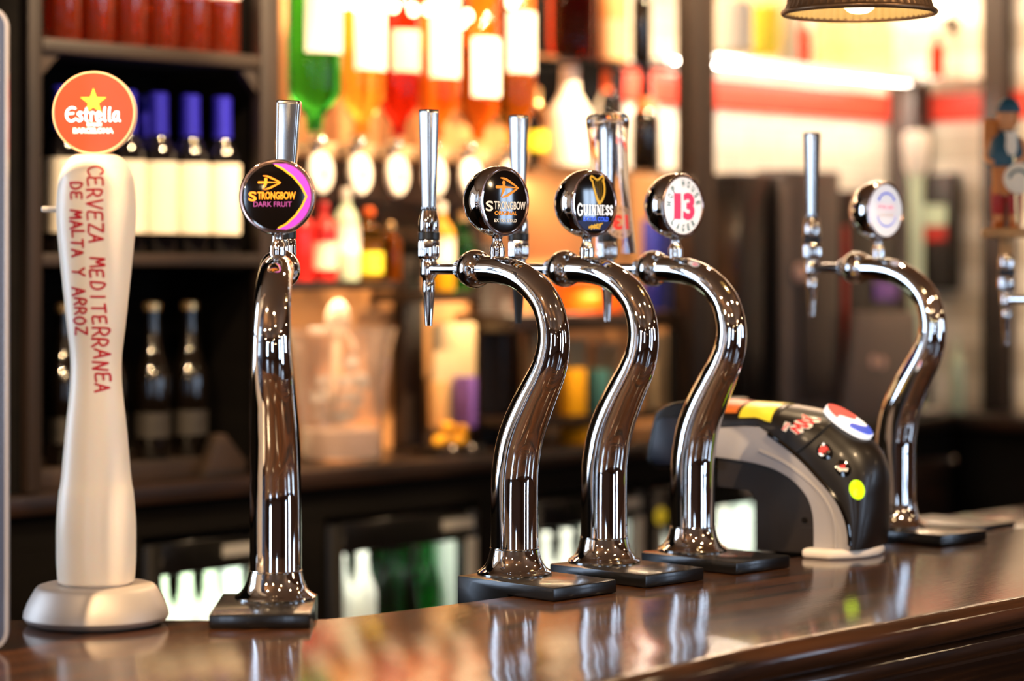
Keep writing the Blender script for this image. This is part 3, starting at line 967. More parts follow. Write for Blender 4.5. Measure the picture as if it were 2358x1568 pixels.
for ch, cw in zip('Estrella', (.0125, .0075, .0062, .0062, .0078, .0052, .0052, .0090)):
    for st in EL[ch]:
        wl.add(ribbon([(x_ + a * cw, -.0095 + b * .0145) for a, b in (smooth_path(st, 3) if len(st) > 3 else st)], .0023))
    x_ += cw + .0004
wl.add(fit_text('DAMM', .017, .0038, .09), .001, -.0135)
wl.add(fit_text('BARCELONA', .046, .0062, .06), 0, -.0205)
wl.lay('lettering', 'print_white', eb, eface(.0009))

# ---------------------------------------------------------------- soft drink dispenser
dm = T3(.4527, 3.352, 1.10) @ Matrix.Rotation(R(60), 4, 'Z')
dp = empty('drink_dispenser', dm, 'arched grey and black soft drink dispenser with glowing buttons and red MAX logo', 'drink dispenser')
DW0, DW1 = .012, .135
A = [(-.0122, .0130), (-.0120, .0200), (-.0114, .0326), (-.0088, .0486), (-.0027, .0645), (.0059, .0802), (.0198, .0974), (.0373, .1145), (.0584, .1347), (.0831, .1534), (.1116, .1712)]
C = [(-.0285, .0130), (-.0310, .0220), (-.0340, .0355), (-.0375, .0606), (-.0389, .0853), (-.0406, .1050), (-.0389, .1262), (-.0302, .1471), (-.0128, .1661), (.0280, .1960), (.0960, .2095)]
def shell_pt(s, th, off=0.0):
    """s 0..10 along the arch, th 0..pi across it."""
    i = min(int(s), 9)
    f = s - i
    def cr_(L):
        p0, p1, p2, p3 = L[max(i - 1, 0)], L[i], L[i + 1], L[min(i + 2, 10)]
        return [.5 * (2 * b + (c - a) * f + (2 * a - 5 * b + 4 * c - d) * f * f + (3 * b - a - 3 * c + d) * f ** 3) for a, b, c, d in zip(p0, p1, p2, p3)]
    a, c = cr_(A), cr_(C)
    k = math.sin(th) ** .72 if th not in (0, PI) else 0
    return Vector(((DW0 + DW1) / 2 - (DW1 - DW0) / 2 * math.cos(th), a[0] + (c[0] - a[0]) * k, a[1] + (c[1] - a[1]) * k))
def shell_off(s, th, off):
    p = shell_pt(s, th)
    du = shell_pt(min(s + .05, 9.99), th) - shell_pt(max(s - .05, 0), th)
    dv = shell_pt(s, min(th + .03, PI - .001)) - shell_pt(s, max(th - .03, .001))
    n = du.cross(dv).normalized()
    if n.dot(Vector((0, -.4, .5))) < 0:
        n = -n
    return p + n * off
def shell_rows(s0, s1, ns, th0=0, th1=PI, nt=36):
    return [[tuple(shell_pt(s0 + (s1 - s0) * i / ns, th0 + (th1 - th0) * k / nt)) for k in range(nt + 1)] for i in range(ns + 1)]
sh = MB().grid(shell_rows(0, 9.999, 60)).build('front_shell', 'shell_black', dp, sharp=60)
# dark groove between shell and panel, and the rubber strip along its lower edge
MB().tube([tuple(shell_off(8.5 + 1.15 * th / PI, th, .0004)) for th in [.02 + (PI * .62) * k / 30 for k in range(31)]], .0018, 8).build('seam', 'black_rubber', dp)
MB().tube([(DW0 - .001, a, b) for a, b in smooth_path(A[1:], 4)], .0028, 8).build('edge_strip', 'black_gloss', dp)
# grey arch: between the shell edge and the inner curve
C2 = [(.0425, .013), (.0425, .0296), (.0434, .0539), (.0478, .0733), (.0566, .0891), (.0725, .1047), (.0902, .1154), (.1116, .1235), (.1440, .1296), (.1950, .1345)]
outer = smooth_path(A[:-1] + [(.1116, .1712)], 3) + [(.125, .1800), (.1500, .1800), (.1813, .1770), (.1980, .1765)]
arch = MB()
arch.prism(outer + smooth_path(C2, 3)[::-1], DW0, DW1, 'x')
arch.build('arch_body', 'grey_plastic', dp, bevel=.0012, sharp=30)
ridge = MB()
mid = [((a[0] * .62 + b[0] * .38), (a[1] * .62 + b[1] * .38)) for a, b in zip(smooth_path(A[:-1], 3), smooth_path(C2, 3))]
ridge.tube([(DW0 + .0005, y, z) for y, z in mid], .0032, 10, squash=1).build('ridge', 'grey_plastic', dp)
inner = smooth_path(C2, 3) + [(.195, .0915), (.1895, .0911), (.1712, .0903), (.1458, .0882), (.1386, .0819), (.1341, .0722), (.1341, .0040), (.0425, .0040)]
MB().prism(inner, DW0 + .010, DW1 - .010, 'x').build('inner_panel', 'dark_plastic', dp)
cover = MB().prism([(.0440, .0050), (.0885, .0050), (.0885, .0237), (.0654, .0397), (.0461, .0408)], DW0 + .0092, DW0 + .0100, 'x').build('cover_plate', 'dark_plastic', dp)
MB().lathe([(.0042, 0), (.0042, .0015)], 16, (DW0 + .0078, .0600, .0505), 'x').build('screw', 'black_gloss', dp)
# top labels behind the logo panel
def cap_rows(y0, y1, n, off):
    rows = []
    for i in range(n + 1):
        y = y0 + (y1 - y0) * i / n
        zs = interp([.1116, .1300, .1813, .2000], [.1735, .1830, .1778, .1760], y)
        zcr = interp([.0960, .1376, .1630, .2000], [.2095, .2105, .2115, .2130], y)
        rows.append([((DW0 + DW1) / 2 - (DW1 - DW0) / 2 * math.cos(PI * k / 28), y, zs + (zcr - zs) * math.sin(PI * k / 28) ** .72 + off) for k in range(29)])
    return rows
MB().grid(cap_rows(.101, .203, 14, 0)).build('top_cover', 'shell_black', dp, sharp=60)
MB().grid([r[2:24] for r in cap_rows(.1085, .158, 8, .0012)]).build('yellow_label', 'label_yellow', dp)
MB().grid([r[4:20] for r in cap_rows(.1635, .196, 6, .0012)]).build('sunset_label', 'label_sunset', dp)
# black dispensing head at the far end
MB().prism([(.1985, .1180), (.2600, .1155), (.2863, .1126), (.2972, .1174), (.3041, .1260), (.2992, .1510), (.2903, .1867), (.2853, .1966), (.2735, .2049), (.2608, .2100), (.2383, .2140), (.1985, .2140)], .006, .142, 'x').build('dispensing_head', 'black_satin', dp, bevel=.004, seg=3)
MB().prism([(.2060, .1235), (.2850, .1200), (.2945, .1300), (.2845, .1820), (.2740, .1890), (.2060, .1890)], .0047, .0065, 'x').build('side_panel', 'window_lit_black', dp, bevel=.0008)  # thin sheet: bluish window light on the black head put into its colour
# round buttons and logos laid on the shell
def shell_disc(name, m, s, th, rs, rt, off, lift=.0, n=32, rings=6, sub=None):
    mb = MB()
    c = shell_off(s, th, 0)
    e1 = (shell_pt(s + .1, th) - shell_pt(s - .1, th)).normalized()
    nn = (shell_off(s, th, .01) - c).normalized()
    e2 = nn.cross(e1)
    rows = []
    for i in range(rings + 1):
        f = i / rings
        rows.append([c + e1 * rs * f * math.cos(2 * PI * k / n) + e2 * rt * f * math.sin(2 * PI * k / n) + nn * (off + lift * (1 - f * f)) for k in range(n + 1)])
    mb.grid(rows)
    edge = [p - nn * (off + .006) for p in rows[-1]]
    mb.grid([rows[-1], edge])
    return mb.build(name, m, sub or dp, sharp=50), c, e1, e2, nn
def shell_print(name, m, frame, pr, off, parent):
    _, c, e1, e2, nn = frame
    return pr.lay(name, m, parent, lambda x, y: tuple(c + e1 * y + e2 * x + nn * off))
# big roundel at the crown
rd = shell_disc('roundel', 'print_white', 8.72, PI * .50, .0390, .0350, .0016, .0006)
blob = lambda f, g, s: [(s * f(k), s * g(k)) for k in range(0, 41)]
top = [(.0375 * math.cos(a), .0400 * math.sin(a)) for a in [R(8 + 164 * k / 24) for k in range(25)]]
wave_t = [(-.0375 + .075 * k / 20, .0055 - .007 * math.sin(PI * 2 * k / 20)) for k in range(21)]
wave_b = [(-.0375 + .075 * k / 20, -.0140 - .006 * math.sin(PI * 2 * k / 20 + .4)) for k in range(21)]
red_, blue_ = Print(), Print()
def half(pr, wave, sgn):
    for i in range(20):
        x0, x1 = wave[i][0], wave[i + 1][0]
        e = lambda x: sgn * .0405 * math.sqrt(max(0, 1 - (x / .0378) ** 2))
        a, b = e(x0), e(x1)
        if (a - wave[i][1]) * sgn > 0 or (b - wave[i + 1][1]) * sgn > 0:
            q = [(x0, wave[i][1]), (x1, wave[i + 1][1]), (x1, b if (b - wave[i + 1][1]) * sgn > 0 else wave[i + 1][1]), (x0, a if (a - wave[i][1]) * sgn > 0 else wave[i][1])]
            pr.add(poly2d(q))
half(red_, wave_t, 1)
half(blue_, wave_b, -1)
red_.v = [(x * .89, y * .93) for x, y in red_.v]
blue_.v = [(x * .89, y * .93) for x, y in blue_.v]
shell_print('roundel_print', 'print_scarlet', rd, red_, .0028, rd[0])
shell_print('roundel_print', 'print_blue', rd, blue_, .0028, rd[0])
# oval buttons down the near side
b1 = shell_disc('button', 'black_gloss', 8.00, PI * .105, .0125, .0105, .0016, .0012)
p1 = Print().add(poly2d([(-.007, .002), (-.004, .008), (.004, .0075), (.0075, .003), (.006, -.002), (.002, .001), (0, -.003), (-.003, .0), (-.0055, -.004)]))
shell_print('button_print', 'print_scarlet', b1, p1, .0031, b1[0])
shell_print('button_print', 'print_white', b1, Print().add(disc2d(-.006, .0078, .0019, n=14)).add(poly2d([(.005, -.004), (.0085, -.001), (.008, .004), (.0055, .002)])), .0033, b1[0])
b2 = shell_disc('button', 'black_gloss', 6.75, PI * .125, .0125, .0105, .0016, .0012)
shell_print('button_print', 'print_scarlet', b2, Print().add(poly2d([(-.005, .003), (.002, .006), (.003, .002), (-.003, -.001)])), .0031, b2[0])
shell_print('button_print', 'print_cream', b2, Print().add(poly2d([(.004, .007), (.0075, .004), (.007, -.001), (.002, -.003), (-.002, -.007), (-.006, -.004), (-.001, -.001), (.003, .002)])), .0033, b2[0])
b3 = shell_disc('button', 'button_lime', 5.15, PI * .150, .0140, .0105, .0016, .0012)
tag(b1[0], 'black oval button with red and white print'); tag(b2[0], 'black oval button with orange and white print'); tag(b3[0], 'glowing lime green oval button')
# jagged logo on the panel: cream outline, red letters
big = [(-.036, -.012), (-.022, -.020), (-.014, -.009), (-.006, -.021), (.006, -.021), (.016, -.012), (.030, -.022), (.044, -.013), (.030, .001), (.043, .022), (.027, .013), (.014, .008), (.002, .019), (-.010, .008), (-.022, .017), (-.032, .008)]
cream = Print().add(poly2d([(x * .86, y * .80) for x, y in big])).add(poly2d([(-.036, .011), (-.010, .016), (-.011, .026), (-.036, .020)]))
mx_ = Print().add(ribbon([(-.026, -.010), (-.022, .007), (-.014, -.004), (-.007, .009), (-.005, -.010)], .0055))
mx_.add(ribbon([(-.001, -.012), (.006, .010), (.012, -.011)], .005)).add(ribbon([(.001, -.004), (.010, -.004)], .003))
mx_.add(ribbon([(.015, -.010), (.030, .012)], .0055)).add(ribbon([(.016, .006), (.033, -.011)], .0055))
pep = Print().add(fit_text('PEPSI', .021, .0055, .03), -.0235, .0182)
def logo_map(off):
    # the panel is curved: follow it
    def fn(x, y):
        th = PI * .175 + x * 10
        s = 9.27 + y * 14
        return tuple(shell_off(max(8.3, min(9.97, s)), max(.03, th), off))
    return fn
for nm, m_, pr, off in (('logo_outline', 'print_cream', cream, .0006), ('logo_letters', 'print_scarlet', mx_, .0012), ('logo_letters', 'print_scarlet', pep, .0012)):
    # subdivide by laying through a fine triangulation of the outline
    pr.lay(nm, m_, dp, logo_map(off), .004)
# white foot
MB().prism([(-.003, .055), (-.006, .012), (.012, -.010), (.040, -.026), (.0735, -.032), (.107, -.026), (.135, -.010), (.153, .012), (.150, .055)], .0, .0135, 'z').build('foot', 'white_foot', dp, bevel=.0055, seg=4)

# ---------------------------------------------------------------- clear screen at the left edge
SX = -.5345
pan = empty('counter_screen', T3(SX, 2.567, 1.1003), 'clear upright counter screen with rounded corners cut by the left edge', 'screen')
def rrect(x0, x1, z0, z1, r, n=8):
    pts = []
    for cx, cz_, s0 in ((x1 - r, z1 - r, 0), (x0 + r, z1 - r, 90), (x0 + r, z0 + r, 180), (x1 - r, z0 + r, 270)):
        pts += [(cx + r * math.cos(R(s0 + 90 * k / n)), cz_ + r * math.sin(R(s0 + 90 * k / n))) for k in range(n + 1)]
    return pts
Dm = 2.62
outl = rrect(-.62, 0, .0005, .6845, .022)
inn_ = rrect(-.617, -.003, .0035, .6815, .019)
MB().prism(inn_, -.003, .003, 'y').build('sheet', 'acrylic_sheet', pan, bevel=.0005)
e2_ = MB()
n_ = len(outl)
vs = [(x, y, z) for y in (-.004, .004) for (x, z) in outl] + [(x, y, z) for y in (-.004, .004) for (x, z) in inn_]
fs = []
for i in range(n_):
    j = (i + 1) % n_
    fs += [(i, j, n_ + j, n_ + i), (2 * n_ + i, 3 * n_ + i, 3 * n_ + j, 2 * n_ + j), (i, 2 * n_ + i, 2 * n_ + j, j), (n_ + i, n_ + j, 3 * n_ + j, 3 * n_ + i)]
e2_.add(vs, fs).build('edge', 'acrylic_edge', pan, sharp=50)
MB().box(-.45, -.20, -.05, .05, 0, .004).build('foot', 'acrylic_edge', pan)

# ---------------------------------------------------------------- pendant lamp
pl_s = .95
px_, py_, pz_ = .463, 3.062 / pl_s, 1.846
pd = empty('pendant_lamp', T3(px_, py_, pz_), 'ribbed antique brass pendant lamp with cream inside hanging at the top edge', 'pendant lamp')
prof = [(.1010, .0), (.0965, .012), (.0915, .030), (.0850, .050), (.0740, .072), (.0600, .090), (.0440, .103), (.0300, .110), (.0300, .150), (.0200, .165)]
MB().lathe(smooth_path(prof, 3), 120, flute=.018, fl_n=60, caps=False).build('shade', 'brass_dark', pd)
MB().lathe(smooth_path([(r - .003, z) for r, z in prof[:8]], 3), 120, flute=.018, fl_n=60, caps=False).build('shade_lining', 'lamp_inner', pd)
MB().lathe([(.1005 + .0038 * math.cos(2 * PI * k / 12), .0038 * math.sin(2 * PI * k / 12)) for k in range(13)], 96, caps=False).build('rim', 'brass_dark', pd)
rows = []
for row in range(4):
    zz = (.016, .032, .048, .062)[row]
    rr = interp([p[1] for p in prof[:6]], [p[0] for p in prof[:6]], zz)
    for k in range(60):
        if row % 2 == 0 or row == 1:
            rows.append((zz, rr, 2 * PI * (k + .5) / 60))
st = MB()
for zz, rr, a in rows:
    st.lathe([(0, .0022), (.0018, .0016), (.0026, 0)], 6, (0, 0, 0), 'x', caps=False)
    base = len(st.v) - 18
    mtx = Matrix.Rotation(a, 4, 'Z') @ T3(rr - .0012, 0, zz)
    for i in range(base, len(st.v)):
        st.v[i] = tuple(mtx @ Vector(st.v[i]))
st.build('hammered_dots', 'brass_dark', pd)
bm_ = [(.0, -.0015), (.012, .0), (.020, .006), (.026, .016), (.028, .030), (.024, .048), (.015, .068), (.013, .095)]
MB().lathe(smooth_path(bm_, 3), 32).build('bulb', 'lamp_bulb', pd)
MB().lathe([(.003, .160), (.003, 2.75 - pz_)], 8).build('cord', 'black_rubber', pd)
lamp('pendant_light', 'POINT', (px_, py_, pz_ - .012), .7, WARM, .02)

# ---------------------------------------------------------------- figurine tap at the right edge
tm = T3(.9267, 3.864, 1.10 - .052) @ RZ(45)
t6 = make_tap(T3(.9267, 3.864, 1.1005) @ RZ(45), 'chrome tap cut by the right edge, carrying a painted figurine as its handle', 'black_gloss', lambda *a: None, block=False, handle=False)
for ch in list(t6.children):
    if ch.name.split('.')[0] in ('badge', 'badge_stem'):
        for g in list(ch.children):
            bpy.data.objects.remove(g)
        bpy.data.objects.remove(ch)
    elif ch.name.split('.')[0] not in ('mounting_plate', 'flange', 'neck'):
        ch.location.z -= .052
    elif ch.name.split('.')[0] == 'neck':
        ch.scale.z = (.3872 + PT - .052) / (.3872 + PT)
# painted figure: one body, clothing and things held as children
fg = empty('tap_figurine', T3(.9267, 3.864, 1.10) @ RZ(45) @ T3(0, .160, PT + .412 + .030) @ RZ(-45) @ RZ(-20) @ Matrix.Scale(1.14, 4), 'painted figurine in blue cap, teal cape and red trousers standing on the right edge tap', 'figurine')
MB().lathe([(.0100, -.030), (.0100, -.004), (.034, -.004), (.036, 0), (.036, .006), (.033, .009)], 28).build('base', 'card_tan', fg)
def limb(pts, rad, n=14):
    return MB().tube(smooth_path([tuple(p) for p in pts], 4), [interp(list(range(len(rad))), rad, i / 4) for i in range(4 * (len(rad) - 1) + 1)], n)
body = MB()
body.tube([(0, 0, z) for z in (.055, .070, .090, .110, .128, .140, .148, .156)], [.017, .0185, .0190, .0205, .0205, .0135, .0075, .0072], 18, squash=.72)
body.lathe([(.0075, .150), (.0115, .156), (.0135, .164), (.0138, .172), (.0125, .181), (.008, .188), (0, .190)], 18, (.001, -.002, 0))
body.lathe([(0, .0055), (.0028, .002), (.0034, -.003)], 8, (.001, -.0155, .1705), 'z')
for s in (-1, 1):
    b0 = limb([(s * .010, 0, .062), (s * .0115, -.003, .034), (s * .0115, 0, .012)], [.0105, .0078, .0060])
    body.add(b0.v, b0.f)
    b0 = limb([(s * .019, 0, .135), (s * .027, -.006, .112), (s * .013, -.022, .102)], [.0070, .0058, .0048])
    body.add(b0.v, b0.f)
body.build('body', 'skin', fg)
hair = MB().lathe([(.0145, .158), (.0152, .166), (.0150, .174), (.0140, .178)], 18, (.001, .0005, 0)).build('hair', 'coat_orange', fg)
MB().lathe([(.0170, .176), (.0178, .178), (.0168, .184), (.0130, .192), (.0060, .197), (0, .198)], 20, (.003, -.001, 0)).build('cap', 'coat_teal', fg)
MB().lathe([(.0285, .098), (.0300, .106), (.0275, .120), (.0225, .136), (.0120, .147), (.0090, .150)], 22, (0, .002, 0), caps=False).build('cape', 'coat_teal', fg)
MB().lathe([(.0215, .058), (.0205, .075), (.0212, .090), (.0220, .108)], 20, caps=False).build('tunic', 'coat_orange', fg)
tr_ = MB()
for s in (-1, 1):
    b0 = limb([(s * .0095, 0, .068), (s * .0115, -.003, .048), (s * .0118, -.001, .030)], [.0128, .0108, .0095])
    tr_.add(b0.v, b0.f)
tr_.build('trousers', 'trouser_red', fg)
for s in (-1, 1):
    bt = limb([(s * .0118, 0, .034), (s * .0118, .001, .018), (s * .012, -.004, .010)], [.0098, .0088, .0085])
    b0 = limb([(s * .012, .002, .0125), (s * .0135, -.012, .0115), (s * .0145, -.022, .010)], [.0070, .0066, .0040])
    bt.add(b0.v, b0.f).build('boot', 'boot_orange', fg)
MB().tube([(.018, -.016, .009), (.017, -.020, .06), (.015, -.023, .112)], .0022, 8).build('staff', 'foil_gold', fg)
shd = MB().lathe([(0, .005), (.010, .0045), (.018, .003), (.0225, 0), (.0225, -.001)], 26, (.022, -.027, .080), '-y').build('shield', 'paper_cream', fg)
MB().tube([(.022 + .0135 * math.cos(R(a)), -.0315, .078 + .0135 * math.sin(R(a))) for a in range(10, 171, 10)], .0021, 8).build('stripe', 'print_stripe', shd)
MB().box(-.034, -.012, -.002, .022, .120, .168).build('pack', 'coat_orange', fg, bevel=.005)
MB().lathe([(0, .112), (.006, .114), (.0085, .124), (.0075, .140), (.010, .147)], 14, (.010, -.021, 0)).build('beard', 'paper_cream', fg)

# black mat lying on the counter return
MB().prism([(.93, -.062), (1.045, -.062), (1.045, .095), (.93, .095)], .0008, .0085).build('bar_mat', 'black_rubber', bevel=.002, matrix=BAR)
tag(bpy.data.objects['bar_mat'], 'flat black bar mat lying on the counter behind the far tap plate', 'bar mat')

# ---------------------------------------------------------------- back bar: joinery
def bbm(t, q, z=0, rot=0):
    return BB @ T3(t, q, z) @ RZ(rot)
def bb_box(name, m, dims, label, cat, group=None, bevel=.002, parent=None):
    t0, t1, q0, q1, z0, z1 = dims
    w, d = (t1 - t0) / 2, (q1 - q0) / 2
    o = MB().box(-w, w, -d, d, 0, z1 - z0).build(name, m, bevel=bevel, matrix=bbm((t0 + t1) / 2, (q0 + q1) / 2, z0))
    return tag(o, label, cat, group)

wt = tag(MB().box(-3.2, RT - .002, .0, .298, 1.062, 1.10).build('back_worktop', 'dark_wood', bevel=.006, matrix=BB), 'dark wooden worktop of the back bar under shelves and bottles', 'worktop')
fr_ = empty('back_bar_base', BB, 'black panelled base of the back bar between the glass door fridges', 'cabinet')
MB().box(-3.2, RT - .002, .022, .298, 1.0, 1.061).build('fascia', 'panel_black', fr_)
FR = [(-0.0246, 0.2926), (0.4471, 0.9037), (1.0537, 1.4705), (1.4865, 1.9661)]
edges = [-3.2] + [v for p in FR for v in p] + [RT - .002]
for i in range(0, len(edges), 2):
    if edges[i + 1] - edges[i] > .012:
        MB().box(edges[i] + .002, edges[i + 1] - .002, .022, .298, 0, .999).build('upright_panel', 'panel_black', fr_)
cbn = empty('side_cabinet', BB, 'low dark wooden cabinet along the right wall with small round knobs', 'cabinet')
MB().box(RT - .22, RT - .004, -1.70, -.004, 1.062, 1.10).build('top', 'dark_wood', cbn, bevel=.004)
MB().box(RT - .20, RT - .004, -1.70, -.006, 0, 1.061).build('body', 'panel_black', cbn)
dw = MB().box(2.5581, RT - .235, .006, .0215, .62, .985).build('drawer_front', 'dark_wood', fr_, bevel=.002)
MB().lathe([(.004, 0), (.004, .012), (.011, .018), (.012, .024), (.008, .029), (0, .030)], 20, (2.7517, .006, 0.9761), '-y').build('knob', 'brushed_steel', dw)

# left shelf unit
U0, U1, UB = -0.2963, 0.2564, .285
ZA0, ZA1 = 1.8883, 1.9132
ZB0, ZB1 = 1.5056, 1.5289
su = empty('shelf_unit', BB, 'tall black wooden shelf unit holding wine and beer bottles', 'shelf unit')
MB().box(U0, -0.266, 0, .03, 1.102, 2.60).build('post', 'post_wood', su, bevel=.004)
MB().box(U1, 0.3053, 0, .03, 1.102, 2.60).build('post', 'post_wood', su, bevel=.004)
MB().box(U1 + .006, 0.3053 - .006, .0305, UB - .001, 1.102, 2.60).build('side_panel', 'panel_black', su)
MB().box(U0 + .006, -0.266 - .006, .0305, UB - .001, 1.102, 2.60).build('side_panel', 'panel_black', su)
MB().box(-1.2, 0.3053, UB, .292, 1.102, 2.60).build('back_panel', 'panel_black', su)
MB().box(-1.2, U0 - .002, .02, .05, 1.102, 2.60).build('side_panel', 'panel_black', su)
for z0, z1 in ((ZA0, ZA1), (ZB0, ZB1), (2.28, 2.31)):
    MB().box(-0.266 + .001, U1 - .001, 0, UB - .002, z0, z1).build('shelf', 'shelf_wood', su, bevel=.003)
RAISE = 1.1378
MB().box(-0.266 + .001, U1 - .001, .055, UB - .002, 1.1005, RAISE).build('riser', 'shelf_wood', su, bevel=.003)
for s, tt in ((1, -0.266 + .001), (-1, U1 - .001)):
    MB().prism([(tt, ZA0 - .001), (tt + s * .045, ZA0 - .001), (tt, ZA0 - .046)], .01, .03, 'y').build('bracket', 'shelf_wood', su)
MB().prism([(0.1278, 1.1005), (0.2359, 1.1005), (0.2359, 1.128), (0.1825, 1.183), (0.1649, 1.1806)], .02, .05, 'y').build('wedge', 'shelf_wood', su, bevel=.002)

# uprights of the middle bays, optic rail, glass shelves
mid = empty('middle_bay', BB, 'brown wooden uprights and shelf boards of the middle back bar bays', 'shelf unit')
ZM = 1.4739
MB().box(0.8863, 0.9495, .23, .269, 1.102, 1.574).build('upright', 'post_wood', mid, bevel=.003)
MB().box(1.134, 1.2075, .23, .269, 1.102, 1.5563).build('upright', 'post_wood', mid, bevel=.003)
MB().box(1.2134, 1.2764, .235, .269, 1.102, 1.4766).build('upright', 'dark_wood', mid, bevel=.003)
MB().box(0.3455, 0.6752, .04, .229, ZM - .018, ZM).build('shelf', 'dark_wood', mid, bevel=.002)
MB().box(0.7831, 0.9416, .06, .229, 1.428, 1.4494).build('shelf', 'dark_wood', mid, bevel=.002)
MB().box(1.0435, 1.6138, .04, .229, 1.359, 1.3964).build('shelf', 'dark_wood', mid, bevel=.002)
MB().box(1.0435, 1.6138, .04, .229, 1.1474, 1.1641).build('shelf', 'dark_wood', mid, bevel=.002)
MB().box(0.5566, 1.3489 - .001, .27, .285, 1.102, 2.6).build('back_panel', 'tan_panel', mid)
MB().box(0.5009, 1.1196 - .008, .20, .215, 1.5543, 1.7512).build('back_board', 'dark_wood', mid)
MB().box(1.3489, 1.6932, .27, .29, 1.7276, 2.5).build('back_panel', 'panel_black', mid)
MB().box(1.3489, 1.8632, .27, .289, 1.102, 1.7255).build('back_panel', 'tan_panel', mid)
MB().box(1.8632 + .001, 2.1631, .27, .289, 1.102, 1.7329).build('back_panel', 'panel_black', mid)
po = tag(MB().box(1.6032, 1.684, -.02, .035, 1.102, 2.74).build('shelf_post', 'post_wood', bevel=.004, matrix=BB), 'dark brown square post rising from the back worktop between shelves and tiled wall', 'post')
sp_ = tag(MB().box(RT - .05, RT - .003, -.055, .02, 1.102, 2.74).build('shelf_post', 'post_wood', bevel=.004, matrix=BB), 'brown wooden post against the tiled wall behind the painted figurine', 'post')
cp_ = tag(MB().box(RT - .10, RT - .01, .205, .29, 1.102, 2.0583 - .02).build('shelf_post', 'post_wood', bevel=.004, matrix=BB), 'brown wooden post in the tiled corner below the glass shelves', 'post')
gs1 = tag(MB().box(1.0906, 1.6516, .05, .265, 1.9675, 1.9775).build('glass_shelf', 'clear_glass', bevel=.001, matrix=BB), 'upper glass shelf with a red bottle between optics and dark post', 'shelf')
gs2 = tag(MB().box(1.1196, 1.6516, .05, .265, 1.7201, 1.7301).build('glass_shelf', 'clear_glass', bevel=.001, matrix=BB), 'lower glass shelf under the cream bottle and orange capped bottle', 'shelf')
ZR = 2.021
gs3 = tag(MB().box(1.8193, RT - .165, .08, .298, ZR - .010, ZR).build('glass_shelf', 'clear_glass', bevel=.001, matrix=BB), 'glass shelf on the tiled wall carrying bright golden jars behind the pendant lamp', 'shelf')
gs4 = tag(MB().box(RT - .16, RT - .002, .022, .20, ZR - .010, ZR).build('glass_shelf', 'clear_glass', bevel=.001, matrix=BB), 'short glass shelf on the right tiled wall carrying a dark red bottle', 'shelf')

# ---------------------------------------------------------------- bottles
SH = {'wine': [(.90, 0), (1, .015), (1, .575), (.96, .62), (.80, .67), (.58, .715), (.50, .75), (.48, .985), (.50, .99), (.49, 1.0)],
      'beer': [(.90, 0), (1, .015), (1, .50), (.94, .56), (.72, .64), (.50, .73), (.42, .84), (.40, .95), (.46, .955), (.46, 1.0)],
      'spirit': [(.92, 0), (1, .015), (1, .62), (.95, .68), (.70, .755), (.40, .81), (.34, .86), (.34, 1.0)],
      'jug': [(.95, 0), (1, .02), (1, .50), (.94, .57), (.70, .66), (.47, .74), (.42, .85), (.40, .97), (.44, 1.0)],
      'square': [(.94, 0), (1, .015), (1, .66), (.90, .72), (.50, .78), (.36, .82), (.34, 1.0)],
      'optic': [(.92, 0), (1, .015), (1, .72), (.94, .785), (.66, .86), (.42, .905), (.33, .935), (.33, 1.0)],
      'optic_square': [(.94, 0), (1, .012), (1, .76), (.95, .80), (.60, .87), (.38, .91), (.31, .935), (.31, 1.0)],
      'jar': [(.80, 0), (.95, .03), (1, .2), (1, .75), (.9, .86), (.75, .92), (.78, 1.0)]}
def make_bottle(shape, h, r, glass, label=None, l0=.1, l1=.5, cap=None, c0=.8, n=24, sub=2, name='glass_body', root=None, la=None):
    P = SH[shape]
    pr = [(a * r, b * h) for a, b in P]
    out = []
    for (a, b), (c, d) in zip(pr, pr[1:]):
        out.append((a, b))
    out.append(pr[-1])
    MB().lathe(out, n).build(name, glass, root, sharp=50)
    zs, rs = [p[1] for p in pr], [p[0] for p in pr]
    if label:
        zz = [l0 * h + (l1 - l0) * h * k / 6 for k in range(7)]
        MB().lathe([(interp(zs, rs, z) + .0006, z) for z in zz], n, caps=False, **(dict(a0=la[0], a1=la[1]) if la else {})).build('label', label, root)
    if cap:
        zz = [c0 * h + (1.0 - c0) * h * k / 6 for k in range(7)]
        MB().lathe([(interp(zs, rs, z) + .0012, z) for z in zz] + [(rs[-1] * .8, h + .003), (0, h + .0034)], n).build('capsule' if c0 < .9 else 'cap', cap, root)
    return root
def bottle(name, spec, label_text, cat, group=None, **kw):
    t, q, z0, h, r = spec
    e = empty(name, bbm(t, q, z0), label_text, cat, group)
    make_bottle(kw.pop('shape'), h, r, kw.pop('glass'), root=e, **kw)
    return e
ORD = ['first', 'second', 'third', 'fourth', 'fifth', 'sixth', 'seventh', 'eighth']
def row(proto, places, label_fmt, group):
    """places: (t, q); the first moves the prototype itself, the others are copies."""
    z = proto.matrix_world.translation.z
    for i, (t, q) in enumerate(places):
        o = proto if i == 0 else clone(proto)
        o.matrix_world = bbm(t, q, z, 17 * i)
        tag(o, label_fmt % ORD[i], None, group)

# rose bottles on the top shelf
pb = bottle('rose_bottle', (-0.1432, .05, ZA1 + .0005, .30, .0343), 'x', 'bottle', shape='wine', glass='rose_glass', label='paper_white', l0=.36, l1=.56)
row(pb, [(-0.1817 - .002 + .0765 * i, .05) for i in range(6)], '%s red rose bottle from the left on the top shelf', 'red rose bottles on the top shelf')
